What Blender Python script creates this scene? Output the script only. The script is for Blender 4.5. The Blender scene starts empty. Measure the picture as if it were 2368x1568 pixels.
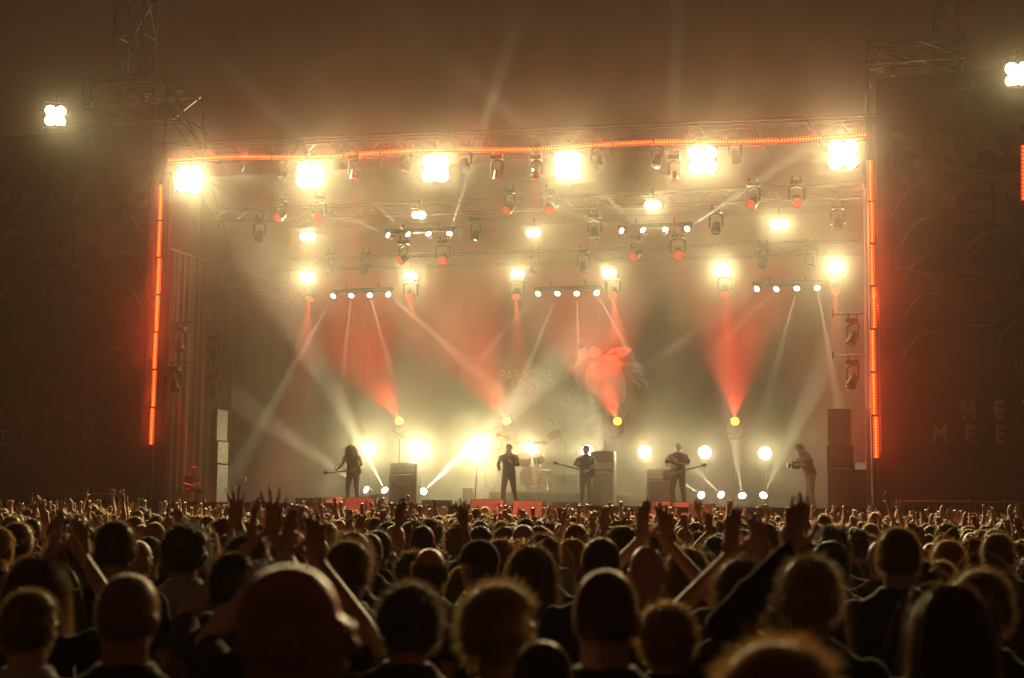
import bpy, bmesh, math, random
import numpy as np
from mathutils import Vector, Matrix, Euler

# ------------------------------------------------------------------ camera
S = bpy.context.scene
COL = S.collection
FP = 3498.0                                   # focal length in units of a 2368-wide picture
CAM = np.array([13.2, -43.15, 1.85])
TH = math.atan((1190 - 784) / FP); RHO = 0.012
_fh = np.array([-.279, .961, 0.]); _fh /= np.linalg.norm(_fh)
_f = _fh * math.cos(TH) + np.array([0, 0, 1.]) * math.sin(TH)
_r0 = np.array([_fh[1], -_fh[0], 0.]); _u0 = np.cross(_r0, _f)
_r = _r0 * math.cos(RHO) + _u0 * math.sin(RHO)
_u = _u0 * math.cos(RHO) - _r0 * math.sin(RHO)
cam_d = bpy.data.cameras.new('camera'); cam = bpy.data.objects.new('camera', cam_d); COL.objects.link(cam)
cam_d.sensor_width = 23.6; cam_d.lens = FP / 2368 * 23.6
cam_d.clip_start = 0.05; cam_d.clip_end = 1500
cam_d.dof.use_dof = True; cam_d.dof.focus_distance = 44.0; cam_d.dof.aperture_fstop = 2.0
M4 = Matrix(((_r[0], _u[0], -_f[0], CAM[0]), (_r[1], _u[1], -_f[1], CAM[1]), (_r[2], _u[2], -_f[2], CAM[2]), (0, 0, 0, 1)))
cam.matrix_world = M4
S.camera = cam

def ray(px, py): return _f + _r * (px - 1184.) / FP - _u * (py - 784.) / FP
def at(px, py, y):                            # a picture point brought onto the upright plane y metres behind the stage front
    d = ray(px, py); return Vector(CAM + d * ((y - CAM[1]) / d[1]))
def atd(px, py, dist):                        # a picture point at a distance from the camera
    return Vector(CAM + ray(px, py) * dist)

# ------------------------------------------------------------------ world, exposure, sampling
W = bpy.data.worlds.new('World'); S.world = W; W.use_nodes = True
bg = W.node_tree.nodes['Background']
bg.inputs['Color'].default_value = (0.74, 0.23, 0.13, 1); bg.inputs['Strength'].default_value = 0.023
S.view_settings.view_transform = 'Standard'; S.view_settings.look = 'None'
S.view_settings.exposure = 0.0; S.view_settings.gamma = 1.0
cy = S.cycles
cy.max_bounces = 4; cy.diffuse_bounces = 2; cy.glossy_bounces = 2; cy.transmission_bounces = 3
cy.transparent_max_bounces = 12; cy.volume_bounces = 0
cy.sample_clamp_indirect = 2.0; cy.sample_clamp_direct = 0.0
cy.use_light_tree = True; cy.volume_step_rate = 1.0; cy.volume_max_steps = 128
cy.caustics_reflective = False; cy.caustics_refractive = False
cy.use_denoising = True
try: cy.denoiser = 'OPENIMAGEDENOISE'
except Exception: pass
LK = 0.16                                      # every lamp in the place is scaled together

# ------------------------------------------------------------------ helpers
def R(a): return math.radians(a)
class MB:
    """collects shapes into one mesh"""
    def __init__(s): s.v = []; s.f = []; s.mi = []; s.cur = 0
    def add(s, vs, fs):
        o = len(s.v); s.v += [tuple(p) for p in vs]
        for f in fs: s.f.append(tuple(i + o for i in f)); s.mi.append(s.cur)
        return s
    def box(s, c, size, rot=None, bev=0.0):
        x, y, z = size[0] / 2, size[1] / 2, size[2] / 2; c = Vector(c)
        m = rot.to_matrix() if isinstance(rot, Euler) else (rot if rot is not None else Matrix.Identity(3))
        b = min(bev, x * .9, y * .9, z * .9)
        if b <= 0:
            vs = [Vector((i * x, j * y, k * z)) for i in (-1, 1) for j in (-1, 1) for k in (-1, 1)]
            fs = [(0, 1, 3, 2), (4, 6, 7, 5), (0, 4, 5, 1), (2, 3, 7, 6), (0, 2, 6, 4), (1, 5, 7, 3)]
            return s.add([c + m @ v for v in vs], fs)
        bm = bmesh.new(); bmesh.ops.create_cube(bm, size=1)
        for v in bm.verts: v.co = Vector((v.co.x * size[0], v.co.y * size[1], v.co.z * size[2]))
        bmesh.ops.bevel(bm, geom=list(bm.edges), offset=b, segments=2, affect='EDGES', profile=.6)
        bm.verts.index_update()
        vs = [c + m @ v.co for v in bm.verts]; fs = [tuple(v.index for v in f.verts) for f in bm.faces]
        bm.free(); return s.add(vs, fs)
    def tube(s, a, b, r1, r2=None, n=8, cap=True):
        a = Vector(a); b = Vector(b); r2 = r1 if r2 is None else r2
        d = b - a
        if d.length < 1e-6: return s
        q = d.to_track_quat('Z', 'Y'); vs = []
        for p, r in ((a, r1), (b, r2)):
            for i in range(n):
                t = 2 * math.pi * i / n; vs.append(p + q @ Vector((r * math.cos(t), r * math.sin(t), 0)))
        fs = [(i, (i + 1) % n, n + (i + 1) % n, n + i) for i in range(n)]
        if cap: fs += [tuple(range(n - 1, -1, -1)), tuple(range(n, 2 * n))]
        return s.add(vs, fs)
    def path(s, pts, rs, n=8):
        pts = [Vector(p) for p in pts]
        if not hasattr(rs, '__len__'): rs = [rs] * len(pts)
        vs = []; q = None
        for i, p in enumerate(pts):
            d = (pts[min(i + 1, len(pts) - 1)] - pts[max(i - 1, 0)])
            q = d.to_track_quat('Z', 'Y')
            for k in range(n):
                t = 2 * math.pi * k / n; vs.append(p + q @ Vector((rs[i] * math.cos(t), rs[i] * math.sin(t), 0)))
        fs = []
        for i in range(len(pts) - 1):
            for k in range(n): fs.append((i * n + k, i * n + (k + 1) % n, (i + 1) * n + (k + 1) % n, (i + 1) * n + k))
        fs += [tuple(range(n - 1, -1, -1)), tuple(range((len(pts) - 1) * n, len(pts) * n))]
        return s.add(vs, fs)
    def ell(s, c, r, rot=None, seg=12, rings=8, pw=2.):
        c = Vector(c); m = rot.to_matrix() if isinstance(rot, Euler) else (rot if rot is not None else Matrix.Identity(3)); vs = []
        for i in range(1, rings):
            ph = math.pi * i / rings
            for k in range(seg):
                t = 2 * math.pi * k / seg
                a, b, h = math.sin(ph) * math.cos(t), math.sin(ph) * math.sin(t), math.cos(ph)
                k_ = 1. if pw == 2 else (abs(a) ** pw + abs(b) ** pw + abs(h) ** pw) ** (-1 / pw)
                vs.append(c + m @ Vector((r[0] * a * k_, r[1] * b * k_, r[2] * h * k_)))
        top = len(vs); vs += [c + m @ Vector((0, 0, r[2])), c + m @ Vector((0, 0, -r[2]))]; fs = []
        for i in range(rings - 2):
            for k in range(seg): fs.append((i * seg + k, (i + 1) * seg + k, (i + 1) * seg + (k + 1) % seg, i * seg + (k + 1) % seg))
        for k in range(seg):
            fs.append((top, k, (k + 1) % seg)); o = (rings - 2) * seg; fs.append((top + 1, o + (k + 1) % seg, o + k))
        return s.add(vs, fs)
    def lathe(s, c, axis, prof, n=20, cap=True):
        """prof: list of (distance along axis, radius)"""
        c = Vector(c); q = Vector(axis).to_track_quat('Z', 'Y'); vs = []
        for h, r in prof:
            for k in range(n):
                t = 2 * math.pi * k / n; vs.append(c + q @ Vector((r * math.cos(t), r * math.sin(t), h)))
        fs = []
        for i in range(len(prof) - 1):
            for k in range(n): fs.append((i * n + k, i * n + (k + 1) % n, (i + 1) * n + (k + 1) % n, (i + 1) * n + k))
        if cap:
            fs.append(tuple(range(n - 1, -1, -1))); fs.append(tuple(range((len(prof) - 1) * n, len(prof) * n)))
        return s.add(vs, fs)
    def prism(s, pts, y0, y1, m=None):
        """outline pts (x,z) pushed from y0 to y1"""
        n = len(pts); vs = [Vector((x, y0, z)) for x, z in pts] + [Vector((x, y1, z)) for x, z in pts]
        if m is not None: vs = [m @ v for v in vs]
        fs = [tuple(range(n)), tuple(range(2 * n - 1, n - 1, -1))] + [(i, i + n, (i + 1) % n + n, (i + 1) % n) for i in range(n)]
        return s.add(vs, fs)
    def mesh(s, name='m', smooth=False):
        me = bpy.data.meshes.new(name); me.from_pydata(s.v, [], s.f)
        if smooth: me.shade_smooth()
        me.update(); return me
    def build(s, name, mat, parent=None, smooth=False, loc=None):
        me = s.mesh(name, smooth); o = bpy.data.objects.new(name, me); COL.objects.link(o)
        for m in (mat if isinstance(mat, (list, tuple)) else [mat]): me.materials.append(m)
        if isinstance(mat, (list, tuple)): me.polygons.foreach_set('material_index', s.mi)
        if parent is not None: o.parent = parent
        if loc is not None: o.location = loc
        return o

def tag(o, label=None, cat=None, group=None, kind=None):
    if label: o['label'] = label
    if cat: o['category'] = cat
    if group: o['group'] = group
    if kind: o['kind'] = kind
    return o
def empty(name, loc=(0, 0, 0), rot=None):
    o = bpy.data.objects.new(name, None); COL.objects.link(o); o.location = loc; o.empty_display_size = .1
    if rot is not None: o.rotation_euler = rot
    return o
def copy_tree(o, parent=None):
    c = o.copy(); COL.objects.link(c)
    if parent is not None: c.parent = parent; c.matrix_parent_inverse = o.matrix_parent_inverse.copy()
    for ch in o.children: copy_tree(ch, c)
    return c
def lamp(kind, energy, color, parent, loc, aim, size=None, blend=.3, radius=.05, name='light', sy=None):
    """a lamp's own light; loc in the parent's frame, aim a direction in that frame"""
    d = bpy.data.lights.new(name, kind); d.energy = energy * LK; d.color = color
    if kind == 'SPOT': d.spot_size = R(size); d.spot_blend = blend; d.shadow_soft_size = radius
    if kind == 'POINT': d.shadow_soft_size = radius
    if kind == 'AREA': d.shape = 'RECTANGLE'; d.size = size; d.size_y = sy
    o = bpy.data.objects.new(name, d); COL.objects.link(o)
    if parent is not None: o.parent = parent
    o.location = loc; o.rotation_mode = 'QUATERNION'; o.rotation_quaternion = Vector(aim).to_track_quat('-Z', 'Y')
    return o

# ------------------------------------------------------------------ materials
MATS = {}
def mat(name, col, rough=.6, metal=0., noise=0., nscale=8., bump=0., bscale=60., spec=.5, sheen=0., emit=None, estr=0., trans=0.):
    m = bpy.data.materials.new(name); m.use_nodes = True; nt = m.node_tree; b = nt.nodes['Principled BSDF']
    b.inputs['Base Color'].default_value = (*col, 1); b.inputs['Roughness'].default_value = rough
    b.inputs['Metallic'].default_value = metal; b.inputs['Specular IOR Level'].default_value = spec
    if sheen: b.inputs['Sheen Weight'].default_value = sheen; b.inputs['Sheen Roughness'].default_value = .4
    if emit: b.inputs['Emission Color'].default_value = (*emit, 1); b.inputs['Emission Strength'].default_value = estr
    if noise or bump:
        tc = nt.nodes.new('ShaderNodeTexCoord')
    if noise:
        n = nt.nodes.new('ShaderNodeTexNoise'); n.inputs['Scale'].default_value = nscale; n.inputs['Detail'].default_value = 5
        cr = nt.nodes.new('ShaderNodeMapRange'); cr.inputs['To Min'].default_value = 1 - noise; cr.inputs['To Max'].default_value = 1 + noise
        cr.inputs['From Min'].default_value = .3; cr.inputs['From Max'].default_value = .7
        mx = nt.nodes.new('ShaderNodeMix'); mx.data_type = 'RGBA'; mx.blend_type = 'MULTIPLY'; mx.inputs[0].default_value = 1
        mx.inputs[6].default_value = (*col, 1)
        nt.links.new(tc.outputs['Object'], n.inputs['Vector']); nt.links.new(n.outputs['Fac'], cr.inputs['Value'])
        cc = nt.nodes.new('ShaderNodeCombineColor')
        for k in range(3): nt.links.new(cr.outputs[0], cc.inputs[k])
        nt.links.new(cc.outputs[0], mx.inputs[7]); nt.links.new(mx.outputs[2], b.inputs['Base Color'])
    if bump:
        n2 = nt.nodes.new('ShaderNodeTexNoise'); n2.inputs['Scale'].default_value = bscale; n2.inputs['Detail'].default_value = 4
        bp = nt.nodes.new('ShaderNodeBump'); bp.inputs['Strength'].default_value = bump; bp.inputs['Distance'].default_value = .02
        nt.links.new(tc.outputs['Object'], n2.inputs['Vector']); nt.links.new(n2.outputs['Fac'], bp.inputs['Height'])
        nt.links.new(bp.outputs[0], b.inputs['Normal'])
    if trans:
        tr = nt.nodes.new('ShaderNodeBsdfTranslucent'); tr.inputs['Color'].default_value = (min(.6, col[0] * 2.6 + .10), min(.42, col[1] * 2.6 + .065), min(.22, col[2] * 2 + .02), 1)
        ms = nt.nodes.new('ShaderNodeMixShader'); ms.inputs[0].default_value = trans
        out = nt.nodes['Material Output']
        nt.links.new(b.outputs[0], ms.inputs[1]); nt.links.new(tr.outputs[0], ms.inputs[2]); nt.links.new(ms.outputs[0], out.inputs['Surface'])
    MATS[name] = m
    return m
def emis(name, col, strength, dots=0., dark=.15):
    """a lit lens: only the lamp face gives light; dots shows the grid of single diodes behind it"""
    m = bpy.data.materials.new(name); m.use_nodes = True; nt = m.node_tree; nt.nodes.clear()
    e = nt.nodes.new('ShaderNodeEmission'); o = nt.nodes.new('ShaderNodeOutputMaterial')
    e.inputs['Color'].default_value = (*col, 1); e.inputs['Strength'].default_value = strength
    if dots:
        tc = nt.nodes.new('ShaderNodeTexCoord'); v = nt.nodes.new('ShaderNodeTexVoronoi'); v.inputs['Scale'].default_value = dots
        v.inputs['Randomness'].default_value = .25
        mr = nt.nodes.new('ShaderNodeMapRange'); mr.inputs['From Min'].default_value = .25; mr.inputs['From Max'].default_value = .55
        mr.inputs['To Min'].default_value = strength * 1.4; mr.inputs['To Max'].default_value = strength * dark
        nt.links.new(tc.outputs['Object'], v.inputs['Vector']); nt.links.new(v.outputs['Distance'], mr.inputs['Value'])
        nt.links.new(mr.outputs[0], e.inputs['Strength'])
    nt.links.new(e.outputs[0], o.inputs['Surface'])
    try: m.cycles.emission_sampling = 'NONE'
    except Exception: pass
    return m
WARM = (1.0, .86, .40); BEAM = (1.0, .86, .62); RED = (1.0, .07, .03)
m_alu = mat('scaffold_metal', (.07, .067, .062), .5, .5, noise=.15, nscale=5)
m_black = mat('black_housing', (.012, .012, .012), .5, 0, noise=.2, bump=.1, bscale=40)
m_blackmetal = mat('black_metal', (.05, .05, .05), .3, .7)
m_chrome = mat('chrome', (.75, .73, .7), .12, 1.)
m_tolex = mat('black_vinyl', (.035, .034, .033), .55, 0, bump=.4, bscale=220)
m_grille = mat('speaker_grille', (.06, .06, .06), .5, .4, bump=.5, bscale=300)
m_deck = mat('stage_deck', (.055, .05, .045), .5, 0, noise=.3, nscale=1.5)
m_blackcloth = mat('black_drape', (.02, .019, .018), .9, 0, noise=.15, nscale=.8, sheen=.3)
m_banner = mat('banner_print', (.035, .031, .031), .75, 0, noise=.35, nscale=.35)
m_bannergrey = mat('banner_grey_ink', (.26, .24, .23), .7, 0, noise=.45, nscale=2.2)
m_bannerdim = mat('banner_faint_ink', (.15, .135, .13), .7, 0, noise=.5, nscale=1.2)
m_bannerred = mat('banner_red_ink', (.25, .03, .02), .7)
e_blind = emis('lit_blinder_lens', (1., .86, .6), 30)
e_beam = emis('lit_beam_lens', (1., .92, .8), 14)
e_redpix = emis('lit_red_diode', (1., .13, .010), 3.6)
e_redglow = emis('red_glow_diffuser', (1., .03, .010), 1.6)
e_redwash = emis('lit_red_wash_lens', (1., .10, .045), 1.05, dots=38)
e_redhot = emis('lit_red_floor_lens', (1., .34, .03), 6.0, dots=30, dark=.6)
PW_BIG = 36000; PW_MID = 3900; PW_LOW = 3000; PW_RED = 24000; PW_BEAM = 130000; BEAMDEG = 6.5
HZ_D = .00038; HZ_G = .58; SM_D = .027; SM_G = .86
# ------------------------------------------------------------------ ground, stage
g = MB(); g.add([(-400, -300, 0), (400, -300, 0), (400, 500, 0), (-400, 500, 0)], [(0, 1, 2, 3)])
tag(g.build('ground', mat('trampled_grass_ground', (.05, .045, .03), .9, 0, noise=.4, nscale=.6, bump=.4, bscale=6)), kind='structure')

DECK = 2.12
st = empty('stage_platform'); tag(st, 'black raised festival stage deck with draped front under the band', 'stage')
d = MB(); d.box((0, 5.0, DECK - .09), (23.6, 10.6, .18)); d.box((0, -.85, DECK - .43), (23.0, 1.06, .14)); d.build('deck', m_deck, st)
d = MB(); n = 150; vs = []; fs = []
for i in range(n + 1):
    x = -11.7 + 23.4 * i / n; y = -1.42 + .05 * math.sin(i * 1.3) + .02 * math.sin(i * 3.1)
    vs += [(x, y, .02), (x, y, DECK - .51)]
for i in range(n): fs.append((2 * i, 2 * i + 2, 2 * i + 3, 2 * i + 1))
d.add(vs, fs); d.build('front_skirt', m_blackcloth, st)
for i in range(9):
    d = MB(); x = -11.5 + i * 2.87
    d.tube((x, 9.9, 0), (x, 9.9, DECK - .19), .05); d.tube((x, 5, 0), (x, 5, DECK - .19), .05); d.build('leg', m_alu, st)

# ------------------------------------------------------------------ trusses and the stage roof
def truss_mb(a, b, w=.40, bay=.55, r=.019, up=Vector((0, 0, 1)), mb=None, rb=None):
    """box truss from a to b: four chords and zigzag lacing"""
    a = Vector(a); b = Vector(b); d = (b - a); L = d.length; d.normalize()
    s = d.cross(up); s.normalize(); t = s.cross(d); mb = mb or MB(); rb = rb or r * .55
    cs = [(s * i + t * j) * (w / 2) for i, j in ((-1, -1), (1, -1), (1, 1), (-1, 1))]
    for c in cs: mb.tube(a + c, b + c, r, n=6)
    n = max(1, round(L / bay))
    for k in range(n):
        p = a + d * (L * k / n); q = a + d * (L * (k + 1) / n)
        for i in range(4):
            c0, c1 = cs[i], cs[(i + 1) % 4]
            if k % 2: c0, c1 = c1, c0
            mb.tube(p + c0, q + c1, rb, n=5, cap=False)
        if k % 4 == 0:
            for i in range(4): mb.tube(p + cs[i], p + cs[(i + 1) % 4], rb, n=5, cap=False)
    return mb
def truss(name, a, b, label, cat='truss', group=None, **k):
    o = truss_mb(a, b, **k).build(name, m_alu); tag(o, label, cat, group); return o
TG = 'lighting trusses over the stage'
FL = at(388, 362, 0); FR = at(2005, 304, 0)
truss('lighting_truss', (-11.5, .05, FL.z + .05), (11.5, .05, FR.z + .05), 'front lighting truss behind the long red light strip', group=TG, w=.5)
truss('lighting_truss', (-10.6, 2.5, 11.75), (10.8, 2.5, 11.6), 'second lighting truss, carrying the upper pair of four lamp beam bars', group=TG)
truss('lighting_truss', (-10.3, 5.0, 10.45), (10.6, 5.0, 10.35), 'third lighting truss, above the lower row of beam bars', group=TG)
truss('lighting_truss', (-10.3, 7.6, 10.9), (10.6, 7.6, 10.9), 'rear lighting truss high in front of the band backdrop', group=TG)
rf = empty('stage_roof'); tag(rf, 'dark fabric roof on scaffold tubes above the stage opening', 'roof')
FLt = at(430, 328, -.2); FRt = at(2005, 268, -.2)
r_ = MB(); vs = []; fs = []; nx, ny = 24, 10
for j in range(ny + 1):
    for i in range(nx + 1):
        x = -11.6 + 23.2 * i / nx; y = 2.9 + 7.1 * j / ny; z = 13.25 - j * .05 + .10 * math.sin(i * 1.57) * math.sin(j * .9)
        vs += [(x, y, z)]
for j in range(ny):
    for i in range(nx): a_ = j * (nx + 1) + i; fs.append((a_, a_ + nx + 1, a_ + nx + 2, a_ + 1))
r_.add(vs, fs); r_.build('canopy', mat('roof_black_fabric', (.008, .007, .007), .95), rf)
r_ = MB(); r_.tube((-11.4, -.2, FLt.z), (11.5, -.2, FRt.z), .035, n=6); r_.build('ridge_tube', m_alu, rf)
for i in range(15):
    x = -11 + i * 1.57; z = FLt.z + (FRt.z - FLt.z) * (x + 11.4) / 22.9
    r_ = MB(); r_.tube((x, -.2, z), (x - .55 if i < 9 else x + .55, .02, z - .95), .018, n=5)
    if i % 2: r_.tube((x, -.2, z), (x + .5, .02, z - .95), .018, n=5)
    r_.build('brace', m_alu, rf)

# corner towers with their scaffold heads and tall lattice masts
def lattice(mb, x0, x1, y0, y1, z0, z1, bay, r=.045, rb=.025, seed=1):
    for x in (x0, x1):
        for y in (y0, y1): mb.tube((x, y, z0), (x, y, z1), r, n=6)
    n = max(1, round((z1 - z0) / bay))
    for k in range(n + 1):
        z = z0 + (z1 - z0) * k / n
        for a, b in (((x0, y0), (x1, y0)), ((x1, y0), (x1, y1)), ((x1, y1), (x0, y1)), ((x0, y1), (x0, y0))):
            mb.tube((*a, z), (*b, z), rb, n=5)
            if k < n:
                z2 = z0 + (z1 - z0) * (k + 1) / n
                p, q = (a, b) if (k + seed) % 2 else (b, a)
                mb.tube((*p, z), (*q, z2), rb, n=5)
for side, px0, px1, fx0, fx1, ft, fb, lab in ((-1, 275, 340, 222, 395, 198, 262, 'tall lattice mast rising from the scaffold platform, framing the stage on its left side'),
                                    (1, 2160, 2215, 2005, 2230, 112, 160, 'tall lattice mast rising from the scaffold platform, framing the stage on its right side')):
    t = empty('mast_tower'); tag(t, lab, 'tower', 'masts beside the stage')
    a = at(px0, ft, .6); b = at(px1, ft, .6)
    mb = MB(); lattice(mb, a.x, b.x, .2, 1.1, 0, 24, 1.55, .05, .026); mb.build('mast', m_alu, t)
    c = at(fx0, ft, 0); e = at(fx1, ft, 0); lo = at(fx0, fb, 0).z
    h = c.z - lo
    mb = MB(); truss_mb((c.x, -.25, c.z - h / 2), (e.x, -.25, c.z - h / 2), w=h, bay=1.25, r=.04, rb=.028, mb=mb)
    truss_mb((c.x, 1.6, c.z - h / 2), (e.x, 1.6, c.z - h / 2), w=h, bay=1.25, r=.04, rb=.028, mb=mb)
    mb.tube((e.x if side < 0 else c.x, -.25, 0), (e.x if side < 0 else c.x, -.25, c.z + .25), .05, n=6)
    mb.tube((c.x if side < 0 else e.x, -.25, 0), (c.x if side < 0 else e.x, -.25, c.z + .3), .05, n=6)
    mb.tube((c.x, -.3, c.z), (e.x, -.3, lo - .4), .032, n=6); mb.tube((c.x, -.3, lo), (e.x, -.3, c.z), .03, n=6)
    mb.build('platform_frame', m_alu, t)
    mb = MB()
    if side < 0:                                        # raking arm that runs down towards the roof corner
        p = at(470, 240, -.1); q = at(470, 300, -.1)
        mb.tube((e.x, -.2, c.z), p, .04, n=6); mb.tube((e.x, -.2, lo), q, .04, n=6); mb.tube(p, q, .035, n=6)
        mb.tube((e.x, -.2, c.z - .1), at(465, 345, -.1), .045, n=6); mb.tube((e.x, -.2, lo), at(478, 345, -.1), .035, n=6)
        mb.tube((e.x, -.2, lo - .2), at(440, 340, -.1), .03, n=6); mb.tube(q, at(478, 345, -.1), .03, n=6)
    else:
        p = at(2110, 215, -.1); mb.tube((c.x, -.25, c.z), p, .04, n=6); mb.tube((c.x + .4, -.25, c.z - .3), (p.x - .3, -.2, p.z - .6), .03, n=6)
    mb.build('raking_arm', m_alu, t)

# scaffold wings behind the banners: black speaker-wing drape walls
for side, x0, x1, lab in ((-1, -19.6, -11.95, 'dark scaffold wing wall draped in black, behind the printed banner left of the stage'),
                          (1, 11.95, 19.6, 'dark scaffold wing wall draped in black, behind the printed banner right of the stage')):
    t = empty('scaffold_wing'); tag(t, lab, 'scaffold', 'scaffold wings')
    mb = MB()
    for x in np.linspace(x0, x1, 5):
        for y in (.25, 1.9): mb.tube((x, y, 0), (x, y, 13.2), .04, n=6)
    for z in np.arange(.6, 13.3, 2.1): mb.tube((x0, .25, z), (x1, .25, z), .035, n=6); mb.tube((x0, 1.9, z), (x1, 1.9, z), .035, n=6)
    mb.build('tube_frame', m_alu, t)
    mb = MB(); vs = []; fs = []; nn = 80
    for i in range(nn + 1):
        x = x0 + (x1 - x0) * i / nn; y = 2.1 + .06 * math.sin(i * .9); vs += [(x, y, 0), (x, y, 13.1)]
    for i in range(nn): fs.append((2 * i, 2 * i + 2, 2 * i + 3, 2 * i + 1))
    mb.add(vs, fs); mb.build('drape', m_blackcloth, t)

# ------------------------------------------------------------------ printed banners
FONT = bpy.data.fonts[0] if bpy.data.fonts else None
def text_mesh(txt, size, bold=0., extr=.004, shear=0., space=1.0):
    c = bpy.data.curves.new('t', 'FONT'); c.body = txt; c.size = size; c.extrude = extr; c.offset = bold; c.shear = shear
    c.align_x = 'CENTER'; c.align_y = 'CENTER'; c.space_character = space; c.resolution_u = 3
    o = bpy.data.objects.new('t', c); COL.objects.link(o); bpy.context.view_layer.update()
    me = bpy.data.meshes.new_from_object(o.evaluated_get(bpy.context.evaluated_depsgraph_get()))
    bpy.data.objects.remove(o); bpy.data.curves.remove(c)
    V = [v.co.copy() for v in me.vertices]; Fs = [tuple(p.vertices) for p in me.polygons]
    bpy.data.meshes.remove(me); return V, Fs
def put_text(mb, txt, cx, cz, y, h, bold=0., sx=1., rot=0., shear=0., space=1.):
    """text standing on an upright plane, read from the audience; h = capital height"""
    V, Fs = text_mesh(txt, h / .70, bold, shear=shear, space=space)
    c, s = math.cos(rot), math.sin(rot); out = []
    for v in V:
        x = v.x * sx; z = v.y
        out.append((cx + x * c - z * s, y - v.z, cz + x * s + z * c))
    mb.add(out, Fs)
def strip(mb, pts, w, y, dep=.006):
    """a printed stroke: widths w along pts (x,z)"""
    n = len(pts)
    if not hasattr(w, '__len__'): w = [w] * n
    vs = []
    for i, (x, z) in enumerate(pts):
        a = pts[max(0, i - 1)]; b = pts[min(n - 1, i + 1)]; dx, dz = b[0] - a[0], b[1] - a[1]; l = math.hypot(dx, dz) or 1
        nx_, nz_ = -dz / l * w[i] / 2, dx / l * w[i] / 2
        vs += [(x + nx_, y, z + nz_), (x - nx_, y, z - nz_), (x + nx_, y - dep, z + nz_), (x - nx_, y - dep, z - nz_)]
    fs = []
    for i in range(n - 1):
        a = 4 * i; b = a + 4; fs += [(a + 2, b + 2, b + 3, a + 3), (a, a + 1, b + 1, b), (a, b, b + 2, a + 2), (a + 1, a + 3, b + 3, b + 1)]
    fs += [(0, 2, 3, 1), (4 * n - 4, 4 * n - 3, 4 * n - 1, 4 * n - 2)]
    mb.add(vs, fs)
def arc(cx, cz, rx, rz, a0, a1, n=28): return [(cx + rx * math.cos(R(a0 + (a1 - a0) * i / n)), cz + rz * math.sin(R(a0 + (a1 - a0) * i / n))) for i in range(n + 1)]
def banner(cx, x0, x1, lab, side):
    y = -.42; t = empty('festival_banner'); tag(t, lab, 'banner', 'printed banners beside the stage')
    mb = MB(); nx, nz = 40, 40; vs = []; fs = []
    for j in range(nz + 1):
        for i in range(nx + 1):
            x = x0 + (x1 - x0) * i / nx; z = 2.35 + (14.2 - 2.35) * j / nz
            vs.append((x, y + .012 + .008 * math.sin(i * .8 + j * .3), z))
    for j in range(nz):
        for i in range(nx): a = j * (nx + 1) + i; fs.append((a, a + 1, a + nx + 2, a + nx + 1))
    mb.add(vs, fs); mb.box(((x0 + x1) / 2, y + .03, 8.27), (x1 - x0 - .01, .012, 11.84)); mb.build('cloth', m_banner, t)
    yy = y - .012
    word = 'GRASPOP'
    for i, ch in enumerate(word):
        a = R(90 + 24 - 8 * i); big = MB()
        put_text(big, ch, cx + 7.2 * math.cos(a), 5.05 + 7.2 * math.sin(a), yy, 1.0 if i not in (0, 6) else 1.2, .05, sx=.95, rot=a - math.pi / 2); big.build('letter', m_bannerdim, t)
    em = MB()
    strip(em, arc(cx, 15.6, 4.6, 4.5, 222, 318), .16, yy); strip(em, arc(cx, 15.4, 4.4, 4.15, 222, 318), .05, yy)
    put_text(em, 'GMM', cx, 10.45, yy, 1.1, .06, sx=1.2)
    strip(em, arc(cx, 7.1, 2.5, 2.75, 22, 158), .15, yy); strip(em, arc(cx, 7.1, 2.3, 2.5, 30, 150), .04, yy)
    em.build('emblem', m_bannerdim, t)
    fl = MB(); rnd = random.Random(4 + side)
    for s in (-1, 1):                                   # sweeping flame strokes
        for k in range(7):
            x0_, z0_ = .25 + .12 * k, 8.3 + .05 * (k % 3); lx, lz = .5 + .32 * k, 1.25 - .13 * k
            strip(fl, [(cx + s * (x0_ + lx * q - .25 * math.sin(math.pi * q)), z0_ + lz * q ** 1.4) for q in np.linspace(0, 1, 10)], [.015 + .06 * math.sin(math.pi * q) for q in np.linspace(0, 1, 10)], yy)
        strip(fl, [(cx + s * (.05 + 1.9 * q), 7.75 - .75 * math.sin(math.pi * q * .8) + .15 * q) for q in np.linspace(0, 1, 14)], .05, yy)
        strip(fl, [(cx + s * (.2 + .5 * math.sin(math.pi * q)), 7.3 - 1.3 * q) for q in np.linspace(0, 1, 12)], .045, yy)
        for k in range(4):
            xx = cx + s * (1.2 + .16 * k)
            strip(fl, [(xx, 13.9 - .3 * k), (xx + s * (.5 + .1 * k), 13.0 - .4 * k), (xx + s * (1.25 + .2 * k), 11.7 - .5 * k)], [.03, .08, .02], yy)
        for k in range(4):
            strip(fl, [(cx + s * (2.0 + 1.25 * q), 9.9 - 1.05 * k + .5 * math.sin(2.2 * q) - .9 * q * q) for q in np.linspace(0, 1, 9)], [.02 + .05 * math.sin(math.pi * q) for q in np.linspace(0, 1, 9)], yy)
    for k in range(7): strip(fl, [(cx + .17 * (k - 3), 6.25 - .03 * abs(k - 3)), (cx + .16 * (k - 3), 5.8 + .04 * abs(k - 3))], .08, yy - .001)
    fl.build('flourish', m_bannerdim, t)
    for i, ch in enumerate('METAL'): wd = MB(); put_text(wd, ch, cx - 1.56 + i * .78, 4.78, yy, .47, .02, sx=.78); wd.build('letter', m_bannergrey, t)
    for i, ch in enumerate('MEETING'): wd = MB(); put_text(wd, ch, cx - 2.31 + i * .77, 4.12, yy, .47, .02, sx=.75); wd.build('letter', m_bannergrey, t)
    re = MB(); re.ell((cx - .95, yy, 7.9), (.14, .004, .09)); re.ell((cx + .95, yy, 7.9), (.14, .004, .09)); re.build('red_spot', m_bannerred, t)
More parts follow.
